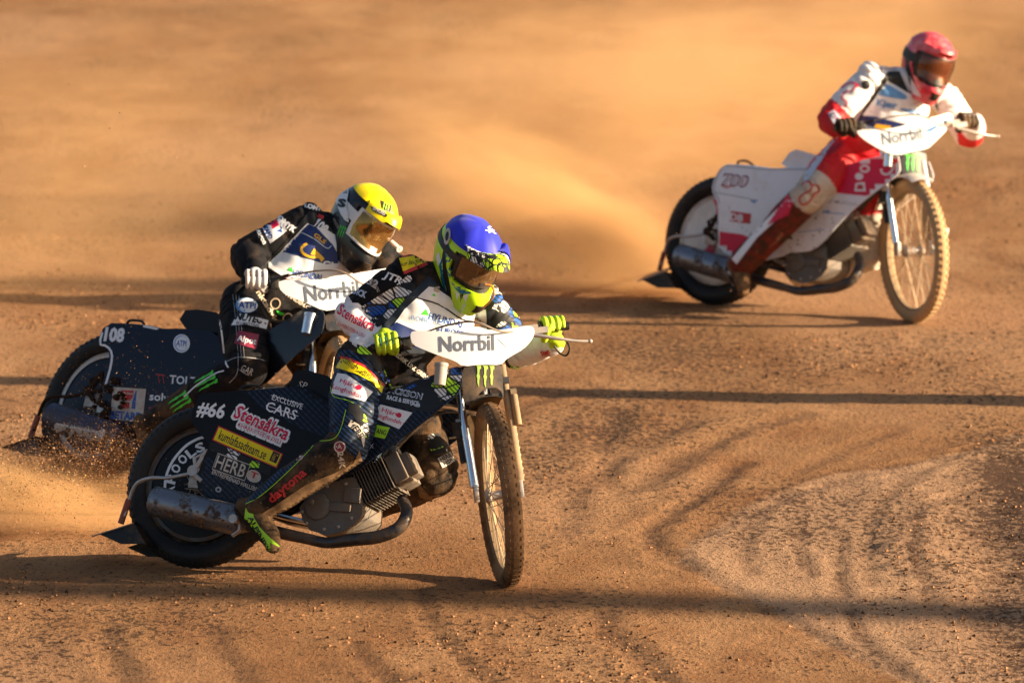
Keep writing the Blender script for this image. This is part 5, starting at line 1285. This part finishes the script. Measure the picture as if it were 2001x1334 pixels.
bo = body3
patch(bo, 'black', [(1672, 240), (1700, 195), (1735, 140), (1758, 140), (1775, 178), (1830, 195), (1840, 240), (1740, 262)], 'bib_edge', .004)
patch(bo, 'white', [(1686, 225), (1712, 190), (1734, 158), (1770, 180), (1826, 198), (1830, 232), (1740, 248)], 'bib_print', .006)
patch(bo, 'lblue', [(1716, 186), (1732, 164), (1770, 186), (1772, 194), (1760, 194)], 'bib_print', .0075)
patch(bo, 'navy', [(1676, 240), (1688, 226), (1710, 228), (1770, 242), (1770, 262), (1700, 262)], 'bib_print', .0075)
text(bo, 'lblue', 'Kjær', (1733, 205), 38, 16, 10, off=.008, bold=.04); text(bo, 'lblue', 'gaard', (1778, 217), 40, 13, 8, off=.008, bold=.04)
patch(bo, 'gold', [(1712, 242), (1742, 246), (1736, 254), (1706, 250)], 'bib_mark', .009)
line(bo, 'red', [(1677, 163), (1665, 178), (1652, 180), (1645, 192), (1655, 200), (1650, 210)], 3, 'sleeve_print', .003); line(bo, 'red', [(1645, 172), (1655, 165), (1668, 162), (1678, 170)], 3, 'sleeve_print', .003)
patch(bo, 'black', ell(1692, 166, 9, 9), 'badge', .003); text(bo, 'maroon', 'nevolution', (1728, 134), 48, 6, 3, off=.003)
patch(bo, 'pale', [(1618, 222), (1630, 215), (1650, 238), (1662, 250), (1650, 256), (1628, 240)], 'sleeve_print', .003); text(bo, 'maroon', 'DREV', (1640, 236), 40, 9, 42, off=.004, bold=.03)
patch(bo, 'pale', [(1575, 318), (1590, 298), (1620, 275), (1640, 266), (1622, 286), (1604, 316), (1584, 345), (1570, 362)], 'white_stripe', .003); text(bo, 'maroon', 'nevo', (1632, 290), 36, 10, -35, off=.005, bold=.03)
line(bo, 'redbr', [(1566, 362), (1575, 354), (1586, 360), (1584, 372), (1572, 378), (1562, 388), (1568, 400), (1582, 394), (1590, 380), (1600, 374), (1598, 364), (1588, 362)], 3.2, 'knee_print', .003)
patch(bo, 'white', [(1430, 506), (1480, 446), (1536, 392), (1552, 392), (1528, 420), (1480, 464), (1440, 516)], 'white_stripe', .003)
patch(bo, 'red', [(1524, 402), (1540, 380), (1550, 398), (1540, 420), (1500, 440)], 'red_print', .0035)
h = H3['h']
patch(h, 'black', [(1768, 100), (1776, 92), (1778, 130), (1786, 160), (1780, 170), (1770, 140)], 'black_print', .002)
patch(h, 'white', [(1765, 150), (1772, 160), (1784, 184), (1800, 190), (1794, 178), (1778, 150)], 'white_print', .002)

# ================================================================== flying dirt and dust
def spray(name, boxes, n, s0, s1, label, mats):
    P = []; S = []
    for (x, y, Yd, sx, sy, sd, wt) in boxes:
        for _ in range(int(n * wt)):
            p = Wp(random.gauss(x, sx), random.gauss(y, sy), random.gauss(Yd, sd))
            if p.z > .01: P.append(p); S.append(s0 + (s1 - s0) * random.random() ** 6)
    o = link(name, clod_mesh(name, np.array(P), np.array(S), mats, squash=1), None); o['kind'] = 'stuff'; o['label'] = label; o['category'] = 'flying dirt'
spray('flying_dirt', [(150, 905, 29.6, 85, 34, .12, 1.5), (225, 880, 29.6, 45, 30, .12, .4), (60, 935, 29.6, 70, 34, .2, 1.1), (230, 800, 29.6, 60, 60, .15, .07), (130, 700, 30.2, 140, 90, .5, .035), (350, 500, 31, 300, 220, 1.5, .02), (70, 960, 28.6, 70, 35, .3, .35), (1000, 480, 33, 200, 120, 1.5, .012)], 12000, .0011, .004,
      'spray of dark and orange grit thrown up around the rear wheel of the left bike', [cl_d, cl_m, cl_m, cl_l, M('clod_orange_lit', (.5, .26, .1), .9)])  # orange clods have sunlit colour painted in, brightening the shaded spray
# mud clods stuck on the second bike's hub
bits = MB()
for (x, y) in [(228, 775), (215, 760), (205, 790), (190, 800), (240, 790), (225, 745), (260, 860), (240, 830), (280, 850), (300, 840), (200, 815), (215, 800), (255, 835), (270, 870)]:
    q = FR[2].L(x + random.uniform(-5, 5), y + random.uniform(-5, 5), -.155)
    for _ in range(3): bits.ball(q + V((random.uniform(-.02, .02), random.uniform(-.01, .01), random.uniform(-.02, .02))), random.uniform(.008, .02), (1, 1, random.uniform(.6, 1)), n=7, m=5)
b_ = bits.build('stuck_mud', mudbits, B2['m']); b_['kind'] = 'stuff'

def dust(name, px, py, Yd, size, dens, sc, label, rot=0, thr=(.35, .7), flat=.0):
    c = Wp(px, py, Yd); 
    mb = MB().ball((0, 0, 0), 1, n=24, m=14); me = mb.mesh(name, [], smooth=40)
    m = bpy.data.materials.new(name); m.use_nodes = True; n = m.node_tree; L = n.links; n.nodes.remove(n.nodes['Principled BSDF'])
    pv = n.nodes.new('ShaderNodeVolumePrincipled'); pv.inputs['Color'].default_value = (.92, .58, .28, 1); pv.inputs['Anisotropy'].default_value = 0
    L.new(pv.outputs[0], n.nodes['Material Output'].inputs['Volume'])
    tc = n.nodes.new('ShaderNodeTexCoord'); nz = n.nodes.new('ShaderNodeTexNoise'); nz.inputs['Scale'].default_value = sc; nz.inputs['Detail'].default_value = 3; nz.inputs['Roughness'].default_value = .55
    L.new(tc.outputs['Object'], nz.inputs[0])
    ln = n.nodes.new('ShaderNodeVectorMath'); ln.operation = 'LENGTH'; L.new(tc.outputs['Object'], ln.inputs[0])
    fo = n.nodes.new('ShaderNodeMapRange'); fo.interpolation_type = 'SMOOTHSTEP'; fo.inputs[1].default_value = 1; fo.inputs[2].default_value = .1; L.new(ln.outputs['Value'], fo.inputs[0])
    nr = n.nodes.new('ShaderNodeMapRange'); nr.inputs[1].default_value = thr[0]; nr.inputs[2].default_value = thr[1]; nr.inputs[4].default_value = dens; L.new(nz.outputs[0], nr.inputs[0])
    mu = n.nodes.new('ShaderNodeMath'); mu.operation = 'MULTIPLY'; L.new(fo.outputs[0], mu.inputs[0]); L.new(nr.outputs[0], mu.inputs[1]); L.new(mu.outputs[0], pv.inputs['Density'])
    me.materials.clear(); me.materials.append(m)
    o = link(name, me, None, Matrix.Translation(c) @ Matrix.Rotation(rot, 4, 'Y') @ Matrix.Diagonal((*size, 1)))
    o['kind'] = 'stuff'; o['label'] = label; o['category'] = 'dust cloud'
dust('dust_cloud', 1200, 230, 39.5, (2.2, 1.6, 1.0), .9, 1.5, 'broad orange dust cloud hanging behind the far right bike', R(-10))
dust('dust_cloud', 80, 380, 36, (2.0, 2.2, 1.0), .3, 1.7, 'pale dust cloud drifting at the left edge above the left bike')
dust('dust_cloud', 1130, 450, 36.5, (1.3, .5, .42), 10, 2.2, 'low plume of dust blown back from the rear wheel of the far right bike', R(30))
dust('dust_cloud', 120, 935, 29.65, (.6, .3, .15), 5, 2.5, 'dense brown cloud of grit at the rear wheel of the left bike', R(5))
dust('dust_cloud', 60, 975, 28.7, (.85, .35, .19), 6.5, 2.0, 'low plume of dust thrown back from the rear wheel of the front bike', R(14))
dust('dust_cloud', 700, 180, 46, (4.6, 3, 1.4), .12, 1.3, 'thin haze of dust over the far side of the track')
dust('dust_cloud', 1660, 90, 41, (1.6, 1.4, .9), .6, 1.5, 'dust cloud hanging behind the red-helmeted rider')
